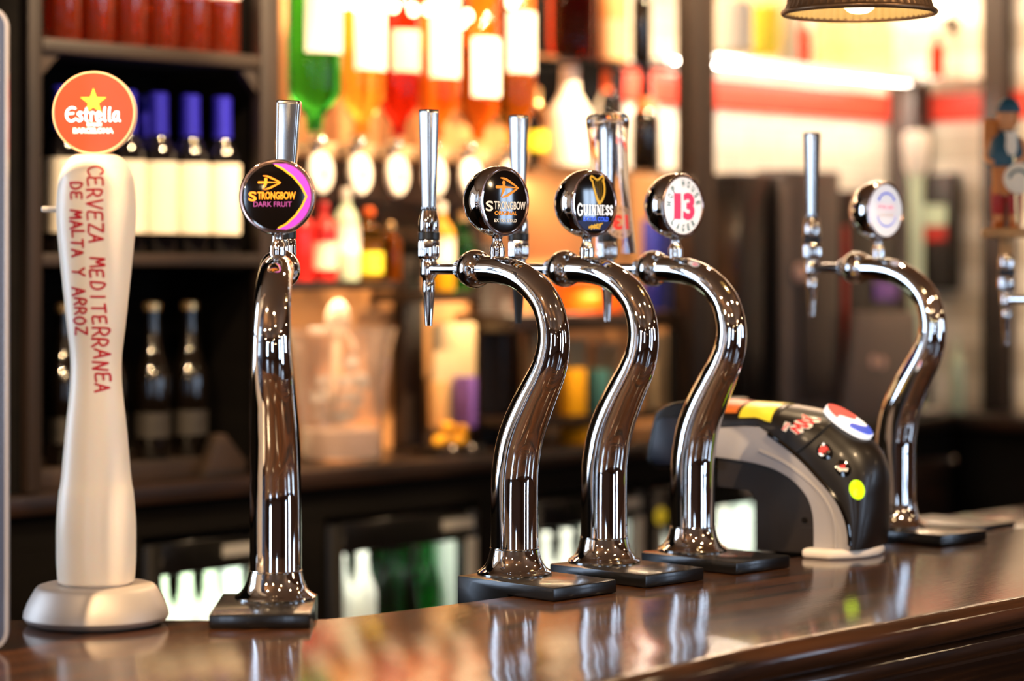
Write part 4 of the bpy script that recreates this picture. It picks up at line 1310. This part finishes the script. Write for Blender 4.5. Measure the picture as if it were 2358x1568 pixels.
# wine bottles with blue capsules
pw = bottle('wine_bottle', (-0.1827, .05, ZB1 + .0005, 1.8294 - ZB1, .0355), 'x', 'bottle', shape='wine', glass='glass_dark', label='paper_cream', l0=.125, l1=.575, cap='foil_blue', c0=.745)
row(pw, [(x, .05) for x in (-0.1836, -0.1103, -0.0351, 0.0409, 0.1189, 0.1989)], '%s wine bottle from the left in front row, cream label', 'wine bottles with cream labels and blue capsules')
for i, x in enumerate((-0.0018, 0.0783)):
    o = clone(pw)
    o.matrix_world = bbm(x, .13, ZB1 + .0005, 40)
    tag(o, ('wine bottle behind the round orange badge in the rear row', 'wine bottle with blue capsule half hidden behind the front row')[i], None, 'wine bottles with cream labels and blue capsules')
# dark beer bottles on the riser
pd_ = bottle('beer_bottle', (-0.1443, .10, RAISE + .0005, 1.4341 - RAISE, .0345), 'x', 'bottle', shape='beer', glass='glass_brown', label='label_dull', l0=.14, l1=.30, cap='foil_gold', c0=.955)
row(pd_, [(x, .10) for x in (-0.1423, -0.0403, 0.0675, 0.1604)], '%s dark beer bottle from the left on the lowest shelf', 'dark beer bottles on the lowest shelf')

# ---------------------------------------------------------------- optics: upturned spirit bottles on a rail
rail = empty('optic_rail', BB, 'long cream metal rail holding the spirit optics', 'rail')
MB().box(0.3409, 1.0868, .05, .075, 1.7244, 1.7555).build('bar', 'rail_cream', rail, bevel=.003)
for x in (0.3593 + .01, 1.1094 - .02):
    MB().box(x, x + .02, .076, .199, 1.7281, 1.7518).build('wall_bracket', 'rail_cream', rail)
def optic(x_t, liquid, lab, l0, l1, shape, r, h, cap, words, low=0.0):
    zr = 1.7427
    b = empty('spirit_bottle', bbm(x_t, .018, zr + .030 + h - low) @ Matrix.Rotation(PI, 4, 'X'), words, 'bottle', 'upturned spirit bottles on the optic rail')
    make_bottle(shape, h, r, liquid, label=lab, l0=l0, l1=l1, root=b, la=(R(22), R(152)))
    return b
OPT = [(0.4138, 'glass_green', 'paper_white', .10, .57, 'optic_square', .055, .36, 'green upturned spirit bottle with large pale yellow label'),
       (0.547, 'liquor_gold', 'paper_white', .12, .62, 'optic', .048, .34, 'golden upturned spirit bottle beside the green bottle, white label'),
       (0.6525, 'liquor_red', 'plastic_pink', .34, .60, 'optic', .045, .33, 'dark red upturned spirit bottle hanging above the third dial'),
       (0.7653, 'liquor_orange', 'paper_cream', .12, .64, 'optic_square', .049, .35, 'orange upturned spirit bottle with broad cream label'),
       (0.8943, 'liquor_orange', 'plastic_white', .30, .70, 'optic', .047, .31, 'orange red upturned spirit bottle, second from the right end of the rail'),
       (1.007, 'liquor_amber', 'paper_white', .22, .58, 'optic_square', .048, .36, 'amber upturned spirit bottle at the right end of the rail')]
dial_words = ['white oval optic dial under the green bottle', 'white oval optic dial under the golden bottle', 'white oval optic dial under the dark red bottle', 'white oval optic dial behind the tall tap handle', 'white oval optic dial beside the black badge with original cider name', 'white oval optic dial at the right end of the rail']
def make_optic(x_t, words, mark):
    e = empty('optic_dispenser', bbm(x_t, .018, 1.7427), words, 'optic dispenser', 'optic dispensers on the rail')
    MB().lathe([(.008, .0285), (.0165, .027), (.017, .024), (.010, .020), (.009, -.012), (.014, -.018), (.014, -.030), (.006, -.034)], 18).build('valve', 'clear_glass', e)
    MB().box(-.012, .012, .0, .031, -.012, .012).build('clip', 'brushed_steel', e)
    MB().lathe([(.0135 * math.sin(PI * k / 12), .0135 * math.cos(PI * k / 12)) for k in range(13)], 18, (0, -.016, .012)).build('glint_knob', 'chrome', e)  # chrome ball added to each optic to catch glints
    d = MB().lathe([(0, .010), (.80, .0095), (.94, .007), (1, .002), (1, -.004)], 36, (0, 0, 0), '-y')
    d.v = [(x * .031, y, z * .042 - .052) for x, y, z in d.v]
    d.xf(T3(0, -.016, 0)).build('dial', 'plastic_white', e)
    MB().box(-.0035, .0035, -.0275, -.0262, -.066, -.040).build('dial_mark', mark, e)
    MB().lathe([(.005, -.098), (.007, -.09), (.007, -.034)], 12).build('spout', 'brushed_steel', e)
    return e
for i, o in enumerate(OPT):
    optic(o[0], o[1], o[2], o[3], o[4], o[5], o[6], o[7], None, o[8], low=.0)
for i, (tt, mk) in enumerate(((0.4162, 'print_gold'), (0.5249, 'print_gold'), (0.6323, 'print_scarlet'), (0.7432, 'print_gold'), (0.8537, 'print_scarlet'), (0.9848, 'print_gold'))):
    make_optic(tt, dial_words[i], mk)
# small warm glowing beads hung in a row under the pelmet
BEADS = [(0.4532, 2.0287), (0.4858, 2.0261), (0.5397, 2.0321), (0.5894, 2.0325), (0.6475, 2.0299), (0.6912, 2.0351), (0.7406, 2.0154), (0.7908, 2.0155), (0.8095, 2.0296), (0.9487, 2.0699)]
for i, (tt, zz) in enumerate(BEADS):
    e = empty('glow_bead', bbm(tt, -.03, zz), 'small glowing warm bead, %s from the left in the string above the optics' % (ORD + ['ninth', 'tenth'])[i], 'light bulb', 'row of small glowing beads above the optics')
    MB().lathe([(0, -.011), (.006, -.0095), (.0095, -.004), (.010, .002), (.007, .009), (.004, .013)], 14).build('glass_bulb', 'bulb', e)
    MB().lathe([(.0045, .012), (.005, .015), (.005, .026), (.001, .028)], 10).build('socket', 'dark_metal', e)
    MB().lathe([(.0012, .026), (.0012, 2.32 - zz)], 6).build('wire', 'black_rubber', e)
pel = tag(MB().box(0.3088 + .004, 1.4991, -.06, .0, 2.32, 2.36).build('pelmet', 'dark_wood', bevel=.003, matrix=BB), 'dark wooden pelmet board running above the optics', 'pelmet')

# ---------------------------------------------------------------- middle shelf bottles and things on the worktop
ZL = ZM + .0005
def sbottle(x_t, q, h, r, shape, glass, words, lab=None, l0=.15, l1=.5, cap=None, c0=.9, z=None, cat='bottle', name='bottle'):
    return bottle(name, (x_t, q, ZL if z is None else z, h, r), words, cat, shape=shape, glass=glass, label=lab, l0=l0, l1=l1, cap=cap, c0=c0)
sbottle(0.4692, .12, .17, .030, 'spirit', 'plastic_red', 'red bottle on the middle shelf beside the front facing tap', cap='cap_red')
sbottle(0.5362, .12, .16, .028, 'spirit', 'plastic_red', 'red bottle with pink label on the middle shelf under the dials', lab='plastic_pink', cap='cap_red')
sbottle(0.6008, .12, .19, .029, 'spirit', 'pale_green_glass', 'pale green bottle on the middle shelf with white label', lab='plastic_white', l0=.3, l1=.6, cap='plastic_white')
sbottle(0.6667, .12, .15, .030, 'square', 'liquor_gold', 'golden yellow square bottle on the middle shelf', lab='label_yellow', l0=.1, l1=.4, cap='cap_orange')
sbottle(0.7313, .12, .12, .024, 'square', 'liquor_amber', 'short amber bottle at the right end of the middle shelf', cap='foil_gold')
ZS = 1.4494 + .0005
sbottle(0.8859, .12, .19, .030, 'spirit', 'plastic_yellow', 'pale yellow bottle between the two brown uprights', lab='paper_cream', l0=.3, l1=.62, cap='plastic_white', z=ZS)
sbottle(0.9588, .12, .17, .027, 'wine', 'glass_beer_green', 'green bottle between the two brown uprights', cap='foil_gold', z=ZS)
# clear ice bucket
bk = empty('ice_bucket', bbm(0.5822, .115, 1.1005), 'large clear plastic ice bucket with flared rim on the back worktop', 'ice bucket')
bo = [(.0, 0), (.078, 0), (.084, .006), (.088, .06), (.095, .15), (.104, .23), (.116, .272), (.1175, .276)]
bi = [(.1145, .275), (.101, .232), (.092, .15), (.085, .062), (.081, .010), (.0, .008)]
MB().lathe(bo + bi, 48, caps=False).build('bucket_body', 'bucket_plastic', bk)
tag(MB().lathe([(0, .0110), (.0785, .0110), (.0820, .058), (.08, .066), (.04, .070), (0, .069)], 40).build('bucket_liner', 'ice_cream', matrix=bk.matrix_world.copy()), 'pink white layer of crushed ice at the bottom of the clear bucket', 'ice', kind='stuff')
rnd = random.Random(3)
cubes = 0
spots = []
while cubes < 16:
    a, rr, zz = rnd.uniform(0, 2 * PI), rnd.uniform(0, .062), .095 + .035 * (cubes // 5)
    p = Vector((rr * math.cos(a), rr * math.sin(a), zz))
    if all((p - s).length > .036 for s in spots):
        spots.append(p)
        cubes += 1
    elif rnd.random() < .02:
        cubes += 1
ice0 = None
for i, p in enumerate(spots):
    mtx = bk.matrix_world @ T3(*p) @ Matrix.Rotation(rnd.uniform(0, 3), 4, Vector((rnd.random(), rnd.random(), .3)).normalized())
    if ice0 is None:
        ice0 = MB().box(-.0125, .0125, -.0125, .0125, -.0125, .0125).build('ice_cube', 'ice_clear', bevel=.003, matrix=mtx)
        o = ice0
    else:
        o = ice0.copy()
        COL.objects.link(o)
        o.matrix_world = mtx
    tag(o, 'clear ice cube among others in the ice bucket', 'ice cube', 'ice cubes in the clear bucket')
# cream paddle shaped scoop standing in the bucket
sc = empty('ice_scoop', bk.matrix_world @ T3(-.035, .0, .06) @ Matrix.Rotation(R(6), 4, 'Y'), 'cream oval ended scoop standing upright in the ice bucket', 'scoop')
ov = MB().lathe([(0, .009), (.6, .0085), (.9, .005), (1, 0), (.9, -.005), (0, -.008)], 32, (0, 0, 0), '-y')
ov.v = [(x * .034, y, z * .044 + .232) for x, y, z in ov.v]
ov.build('scoop_blade', 'scoop_plastic', sc)
MB().tube([(0, 0, .016), (0, 0, .10), (0, 0, .19)], [.007, .0085, .012], 14).build('handle', 'scoop_plastic', sc)
# garnish tray with lemon wedges
gt_ = empty('garnish_tray', bbm(0.8643, .08, 1.1005), 'dark garnish tray with yellow lemon pieces on the back worktop', 'tray')
MB().box(-.072, .072, -.045, .045, 0, .018).build('tray_body', 'machine_black', gt_, bevel=.004)
for s in (-1, 1):
    MB().lathe([(0, .006), (.008, .004), (.010, 0)], 14, (s * .03, -.0455, .010), '-y').build('stud', 'chrome', gt_)
lem0 = None
for i, (dx, dy, dz, an, sc_) in enumerate(((-.042, -.012, .0185, 20, .9), (-.010, .010, .0185, 80, 1), (.020, -.014, .0185, 140, .9), (.044, .012, .0185, 30, 1), (.012, .008, .0445, 10, 1.0), (.034, -.012, .0400, 60, .9))):
    mtx = gt_.matrix_world @ T3(dx, dy, dz) @ RZ(an) @ Matrix.Scale(sc_, 4)
    if lem0 is None:
        rows = [[(.021 * math.cos(a), .0125 * math.sin(a) * math.cos(th), .0125 + .0125 * math.sin(a) * math.sin(th)) for a in [PI * k / 10 for k in range(11)]] for th in [2 * PI * j / 14 for j in range(15)]]
        lem0 = MB().grid(rows).build('lemon', 'plastic_yellow', matrix=mtx)
        o = lem0
    else:
        o = lem0.copy()
        COL.objects.link(o)
        o.matrix_world = mtx
    tag(o, 'yellow lemon piece in the dark garnish tray', 'lemon', 'lemon pieces in the garnish tray')
bb_box('price_board', 'card_cream', (0.8987, 1.0303, 0.150, 0.165, 1.1490, 1.3781), 'large cream card standing behind the purple carton', 'card')
bb_box('carton', 'plastic_purple', (0.9454, 0.9684, 0.090, 0.140, 1.1530, 1.2635), 'purple carton on the back worktop behind the lemon tray', 'carton')
bb_box('small_carton', 'card_tan', (0.8504, 0.8853, 0.100, 0.125, 1.1564, 1.2546), 'tan carton beside the purple carton', 'carton')
Z2 = 1.3964 + .0005
Z3 = 1.1641 + .0005
def on(dims, z):
    t0, t1, q0, q1, z0, z1 = dims
    return (t0, t1, q0, q1, z, max(z1, z + .02))
bb_box('orange_box', 'cap_orange', on((1.3537, 1.4795, 0.100, 0.220, 1.3945, 1.4686), Z2), 'bright orange box on the shelf behind the swan necks', 'box')
bb_box('cream_box', 'card_cream', on((1.3879, 1.4598, 0.190, 0.220, 1.1517, 1.3311), Z3), 'tall cream box at the back of the shelf behind the tap necks', 'box')
bb_box('cream_box', 'card_cream', on((1.5017, 1.5825, 0.190, 0.220, 1.1461, 1.3200), Z3), 'cream box behind the teal box on the lower shelf', 'box')
bb_box('yellow_box', 'plastic_yellow', on((1.2700, 1.3266, 0.080, 0.110, 1.1623, 1.2692), Z3), 'yellow box beside the teal box on the lower shelf', 'box')
bb_box('teal_box', 'plastic_teal', on((1.3621, 1.4123, 0.080, 0.110, 1.1581, 1.2643), Z3), 'teal box beside the yellow box on the lower shelf', 'box')
bb_box('cream_box', 'card_cream', on((1.2488, 1.3118, 0.170, 0.200, 1.1593, 1.3569), Z3), 'tall cream box beside the brown upright', 'box')
bb_box('low_carton', 'plastic_yellow', (1.3017, 1.3929, 0.060, 0.140, 1.0950, 1.1356), 'low yellow carton on the worktop under the box shelf', 'carton')
bb_box('card_box', 'card_cream', on((1.5944, 1.6533, 0.100, 0.130, 1.1461, 1.3407), Z3), 'cream box behind the white badge tap neck', 'box')
bb_box('card_box', 'card_tan', on((1.5164, 1.5507, 0.100, 0.125, 1.1502, 1.3120), Z3), 'tan box next to the cream box behind the tap necks', 'box')

# bottles on the two glass shelves left of the dark post
ZG1, ZG2 = 1.9775 + .0005, 1.7301 + .0005
def gb(name, t, z, h, r, words, **kw):
    return bottle(name, (t, .13, z, h, r), words, 'bottle', **kw)
gb('cream_bottle', 1.3268, ZG2, 1.9613 - ZG2, 0.1042 / 2, 'large cream bottle with long neck on the lower glass shelf', shape='jug', glass='plastic_white')
gb('liqueur_bottle', 1.2118, ZG2, 1.9061 - ZG2, .026, 'slim pale liqueur bottle with gold bands beside the amber optic', shape='spirit', glass='liquor_clear', label='label_yellow', l0=.2, l1=.45, cap='foil_gold')
gb('orange_cap_bottle', 1.4583, ZG2, 1.9569 - ZG2, .030, 'clear bottle with round orange cap behind the upturned glass', shape='spirit', glass='liquor_clear', cap='cap_orange', c0=.80)
gb('brown_bottle', 1.6059, ZG2, 1.9717 - ZG2, 0.0686 / 2, 'dark brown bottle with orange neck band on the lower glass shelf', shape='beer', glass='glass_brown', label='label_sunset', l0=.60, l1=.72)
gb('red_bottle', 1.333, ZG1, .24, 0.1123 / 2, 'wide red bottle on the upper glass shelf', shape='jar', glass='liquor_red')
gb('tan_bottle', 1.4854, ZG1, .26, 0.0675 / 2, 'tan labelled bottle on the upper glass shelf', shape='square', glass='card_tan', label='card_cream', l0=.05, l1=.4)
gb('dark_bottle', 1.5911, ZG1, .26, 0.0477 / 2, 'black bottle on the upper glass shelf beside the white gap', shape='wine', glass='glass_dark')
bb_box('blue_box', 'blue_box', on((1.6035, 1.6701, 0.100, 0.140, 1.3903, 1.6151), Z2), 'deep blue box on the shelf behind the white 13 badge', 'box')

# right alcove: things on the glass shelf
ZQ = ZR + .0005
def jar(t, r, h, glass, words, shape='jar', q=.19, cap=None, lab=None):
    return bottle('storage_jar' if shape == 'jar' else 'shelf_bottle', (t, q, ZQ, h, r), words, 'jar' if shape == 'jar' else 'bottle', shape=shape, glass=glass, cap=cap, label=lab)
jar(2.0409, .045, .30, 'liquor_clear', 'pale clear bottle at the left end of the wall shelf', 'spirit', lab='paper_white')
jar(2.1716, .034, .30, 'jar_gold', 'bright yellow bottle on the wall shelf', 'spirit', lab='label_yellow')
jar(2.2675, .030, .28, 'paper_cream', 'white bottle on the wall shelf left of the pendant lamp', 'spirit')
jar(2.3419, .020, .14, 'liquor_red', 'small dark red bottle on the wall shelf under the pendant lamp', 'spirit')
jar(2.4824, .056, .15, 'jar_gold', 'golden glass jar under the pendant lamp')
jar(2.6609, .062, .16, 'jar_gold', 'wider glass jar right of the golden jar on the wall shelf')
o = bottle('shelf_bottle', (RT - .09, 0.1359, ZQ, .13, .022), 'dark red bottle on the short right wall shelf', 'bottle', shape='spirit', glass='liquor_red', cap='machine_black')
wl_ = empty('wall_light', BB @ T3(RT - .001, 0.1411, 2.1856) @ RZ(-90), 'small glowing wall light on the right tiled wall', 'wall light')
MB().lathe([(.022, 0), (.022, .010), (.010, .014)], 20, axis='-y').build('backplate', 'dark_metal', wl_)
MB().tube([(0, -.012, 0), (0, -.05, 0), (0, -.055, .02)], .005, 10).build('arm', 'dark_metal', wl_)
MB().lathe([(.010, .018), (.022, .030), (.026, .050), (.020, .075), (0, .088)], 20, (0, -.055, 0)).build('glass_bulb', 'bulb', wl_)

# machines on the right worktop
def machine(name, words, cat, x0, x1, q0, q1, z1, m, parts=()):
    e = empty(name, BB @ T3(x0, 0, 1.1005), words, cat)
    MB().box(0, x1 - x0, q0, q1, 0, z1 - 1.1005).build('body', m, e, bevel=.006)
    for (nm, a, b, za, zb, mm) in parts:
        MB().box(a - x0, b - x0, q0 - .008, q0 - .0005, za - 1.1005, zb - 1.1005).build(nm, mm, e, bevel=.001)
    return e
cm = machine('coffee_machine', 'tall black coffee machine beside the dark post', 'coffee machine', 1.8756, 2.0231, .05, .20, 1.733, 'machine_black')
gx = machine('storage_cabinet', 'brown grey upright steel cabinet next to the coffee machine', 'cabinet', 2.0268 + .004, 2.2783, .03, .12, 1.7457, 'grey_box',
             (('door_panel', 2.0994, 2.2528, 1.1586, 1.5037, 'machine_grey'), ('side_strip', 2.0064 + .006, 2.0433, 1.13, 1.7117, 'screen_grey')))
MB().lathe([(0, .012), (.018, .008), (.024, 0)], 20, (2.0852 - 2.0268 - .004, .0215, 1.4864 - 1.1005), '-y').build('round_cap', 'plastic_pink', gx)
bx_ = machine('black_till', 'black till housing behind the tap with blue arcs badge', 'till', 2.3215 + .006, 2.6028, .06, .17, 1.7, 'machine_black',
              (('red_edge', 2.3215 + .008, 2.3374 + .008, 1.15, 1.6073, 'trouser_red'), ('display', 2.4736, 2.5775, 1.4111, 1.4618, 'plastic_purple')))
# tilted grey screen
ts = empty('till_screen', bbm(2.3931, -.02, 1.1005), 'tilted brown grey till screen standing on the back worktop', 'screen')
MB().prism([(2.2479 - 2.3931, .003), (2.6153 - 2.3931, .003), (2.5941 - 2.3931, 1.3827 - 1.1005), (2.3129 - 2.3931, 1.3849 - 1.1005)], .022, .045, 'y').build('screen_body', 'screen_grey', ts, bevel=.004)
for dx, dz in ((-.005, .155), (.035, .150)):
    MB().lathe([(0, .005), (.012, .004), (.015, 0)], 16, (dx, .022, dz), '-y').build('button', 'plastic_pink', ts)
# tall pale tower with cream top, small bottle, plate
tw = empty('drinks_tower', bbm(2.7781, .12, 1.1005), 'tall pale green drinks tower with bright cream rounded top', 'drinks tower')
hT = 1.873 - 1.1005
MB().lathe([(.030, 0), (.030, .012), (.022, .020), (.020, hT - .16), (.024, hT - .12)], 28).build('tower_body', 'pale_green_glass', tw)
MB().lathe([(.024, hT - .12), (.033, hT - .10), (.036, hT - .05), (.038, hT - .025), (.034, hT - .005), (.02, hT), (0, hT + .001)], 28).build('tower_top', 'plastic_white', tw)
sh_ = empty('wall_dispenser', BB @ T3(RT - .003, 0.1677, 0), 'dark upright wall dispenser with pale and red bands on the right tiled wall', 'dispenser')
MB().box(-.05, 0, -.055, .055, 1.4339, 1.7624).build('body', 'machine_black', sh_, bevel=.004)
MB().box(-.056, -.051, -.04, .04, 1.6153, 1.6741).build('pale_band', 'pale_green_glass', sh_)
MB().box(-.056, -.051, -.04, .04, 1.5724, 1.6129).build('red_band', 'trouser_red', sh_)
sbottle(2.8773, .05, .20, .020, 'spirit', 'pale_green_glass', 'slim pale bottle on the worktop near the corner', z=1.1005)
pt_ = tag(MB().lathe([(0, .004), (.03, .004), (.055, .012), (.056, .014), (.03, .007), (0, .006)], 28).build('saucer', 'plastic_white', matrix=bbm(2.7145, .07, 1.1005)), 'pale saucer on the worktop below the wall dispenser', 'saucer')

# ---------------------------------------------------------------- fridges under the back worktop
def fridge(t0, t1, words, z1=.985, badge_=True, frame=.045, inner_top=.935):
    e = empty('bottle_fridge', BB @ T3(0, .02, 0), words, 'fridge', 'glass door fridges under the back bar')
    t0, t1 = t0 + .004, t1 - .004
    b = MB()
    b.box(t0, t0 + .012, .03, .276, .06, z1); b.box(t1 - .012, t1, .03, .276, .06, z1)
    b.box(t0 + .012, t1 - .012, .03, .276, z1 - .03, z1); b.box(t0 + .012, t1 - .012, .03, .276, .06, .10)
    b.box(t0 + .012, t1 - .012, .262, .276, .10, z1 - .03)
    b.build('body', 'fridge_black', e)
    l = MB()
    l.box(t0 + .0125, t0 + .016, .032, .2615, .1005, inner_top); l.box(t1 - .016, t1 - .0125, .032, .2615, .1005, inner_top)
    l.box(t0 + .016, t1 - .016, .2575, .2615, .1005, inner_top); l.box(t0 + .016, t1 - .016, .032, .2575, inner_top, inner_top + .004)
    l.build('liner', 'fridge_white', e)
    MB().box(t0 + .017, t1 - .017, .04, .256, .700, .704).build('wire_shelf', 'brushed_steel', e)
    d = MB()
    d.box(t0 + .001, t0 + frame, 0, .028, .06, z1 - .002); d.box(t1 - frame, t1 - .001, 0, .028, .06, z1 - .002)
    d.box(t0 + frame, t1 - frame, 0, .028, inner_top - .012, z1 - .002); d.box(t0 + frame, t1 - frame, 0, .028, .06, .12)
    dr = d.build('door', 'fridge_black', e, bevel=.002)
    MB().box(t0 + frame + .0005, t1 - frame - .0005, .011, .015, .1205, inner_top - .0125).build('pane', 'clear_glass', dr)
    MB().box(t1 - frame + .004, t1 - .012, -.006, -.0002, .10, inner_top - .01).build('trim_strip', 'fridge_frame', dr, bevel=.001)
    if badge_:
        MB().box(t1 - .115, t1 - .02, -.004, -.0002, inner_top + .012, inner_top + .034).build('nameplate', 'fridge_frame', dr)
    return e
fridge(*FR[0], 'glass door fridge behind the white column with pale bottles lit inside')
fridge(*FR[1], 'glass door fridge with green bottles between the first two taps')
fridge(*FR[2], 'bright glass door fridge seen between the second and third tap columns')
fridge(*FR[3], 'glass door fridge behind the soft drink dispenser arch')
for (a, b), e_ in zip(FR, (7, 2.2, 9, 5)):
    lamp('fridge_light', 'AREA', bbp((a + b) / 2, .09, .930), e_, (.92, 1, .90), max(.1, b - a - .12), .05, aim=bbp((a + b) / 2, .17, .5))
def fbottles(kind, places, fmt, group, h, r, glass, lab, cap, shape='beer'):
    e = empty('fridge_bottle', bbm(0, 0, .7045), None, 'bottle')
    make_bottle(shape, h, r, glass, label=lab, l0=.22, l1=.62, cap=cap, c0=.93, root=e)
    for i, (t, q) in enumerate(places):
        o = e if i == 0 else clone(e)
        o.matrix_world = bbm(t, q, .7045, 23 * i)
        tag(o, fmt % ORD[i], None, group)
def spread(a, b, n, q):
    a, b = a + .075, b - .075
    return [(a + (b - a) * (i + .5) / n, q) for i in range(n)]
fbottles('pale', [(x, .13) for x in (.049, .112, .175, .238)], '%s pale labelled bottle from the left in the fridge behind the white column', 'pale bottles in the first fridge', .225, .030, 'pale_green_glass', 'paper_white', 'plastic_white')
fbottles('white', [(x, .13) for x in (.590, .655)], '%s white labelled bottle from the left in the fridge with green bottles', 'white bottles in the second fridge', .22, .030, 'paper_white', 'paper_white', 'plastic_white')
fbottles('green', [(x, .13) for x in (.722, .787, .852)], '%s green beer bottle from the left in the second fridge', 'green beer bottles in the second fridge', .222, .028, 'glass_beer_green', None, 'foil_gold')
fbottles('green', [(x, .215) for x in (.63, .70, .77, .84)], '%s green beer bottle from the left in the rear row of the second fridge', 'green beer bottles in the second fridge', .222, .028, 'glass_beer_green', None, 'foil_gold')
fbottles('white', [(x, .13) for x in (1.16, 1.235, 1.31, 1.385)], '%s white bottle from the left in the fridge between the tap columns', 'white bottles in the third fridge', .19, .030, 'paper_white', 'paper_white', 'plastic_white')
fbottles('white', [(x, .13) for x in (1.57, 1.65, 1.83, 1.91)], '%s white bottle from the left in the fridge behind the arch', 'white bottles in the fourth fridge', .21, .031, 'paper_white', 'paper_white', 'plastic_white')
yd = tag(MB().lathe([(0, .004), (.017, .003), (.020, 0)], 24, axis='-y').build('yellow_light_spot', 'label_yellow', matrix=bbm(1.5242, .0195, 0.92)), 'yellow disc standing for a blurred light on the fridge door beside the third tap column', 'light spot')  # blurred yellow light drawn as a coloured disc
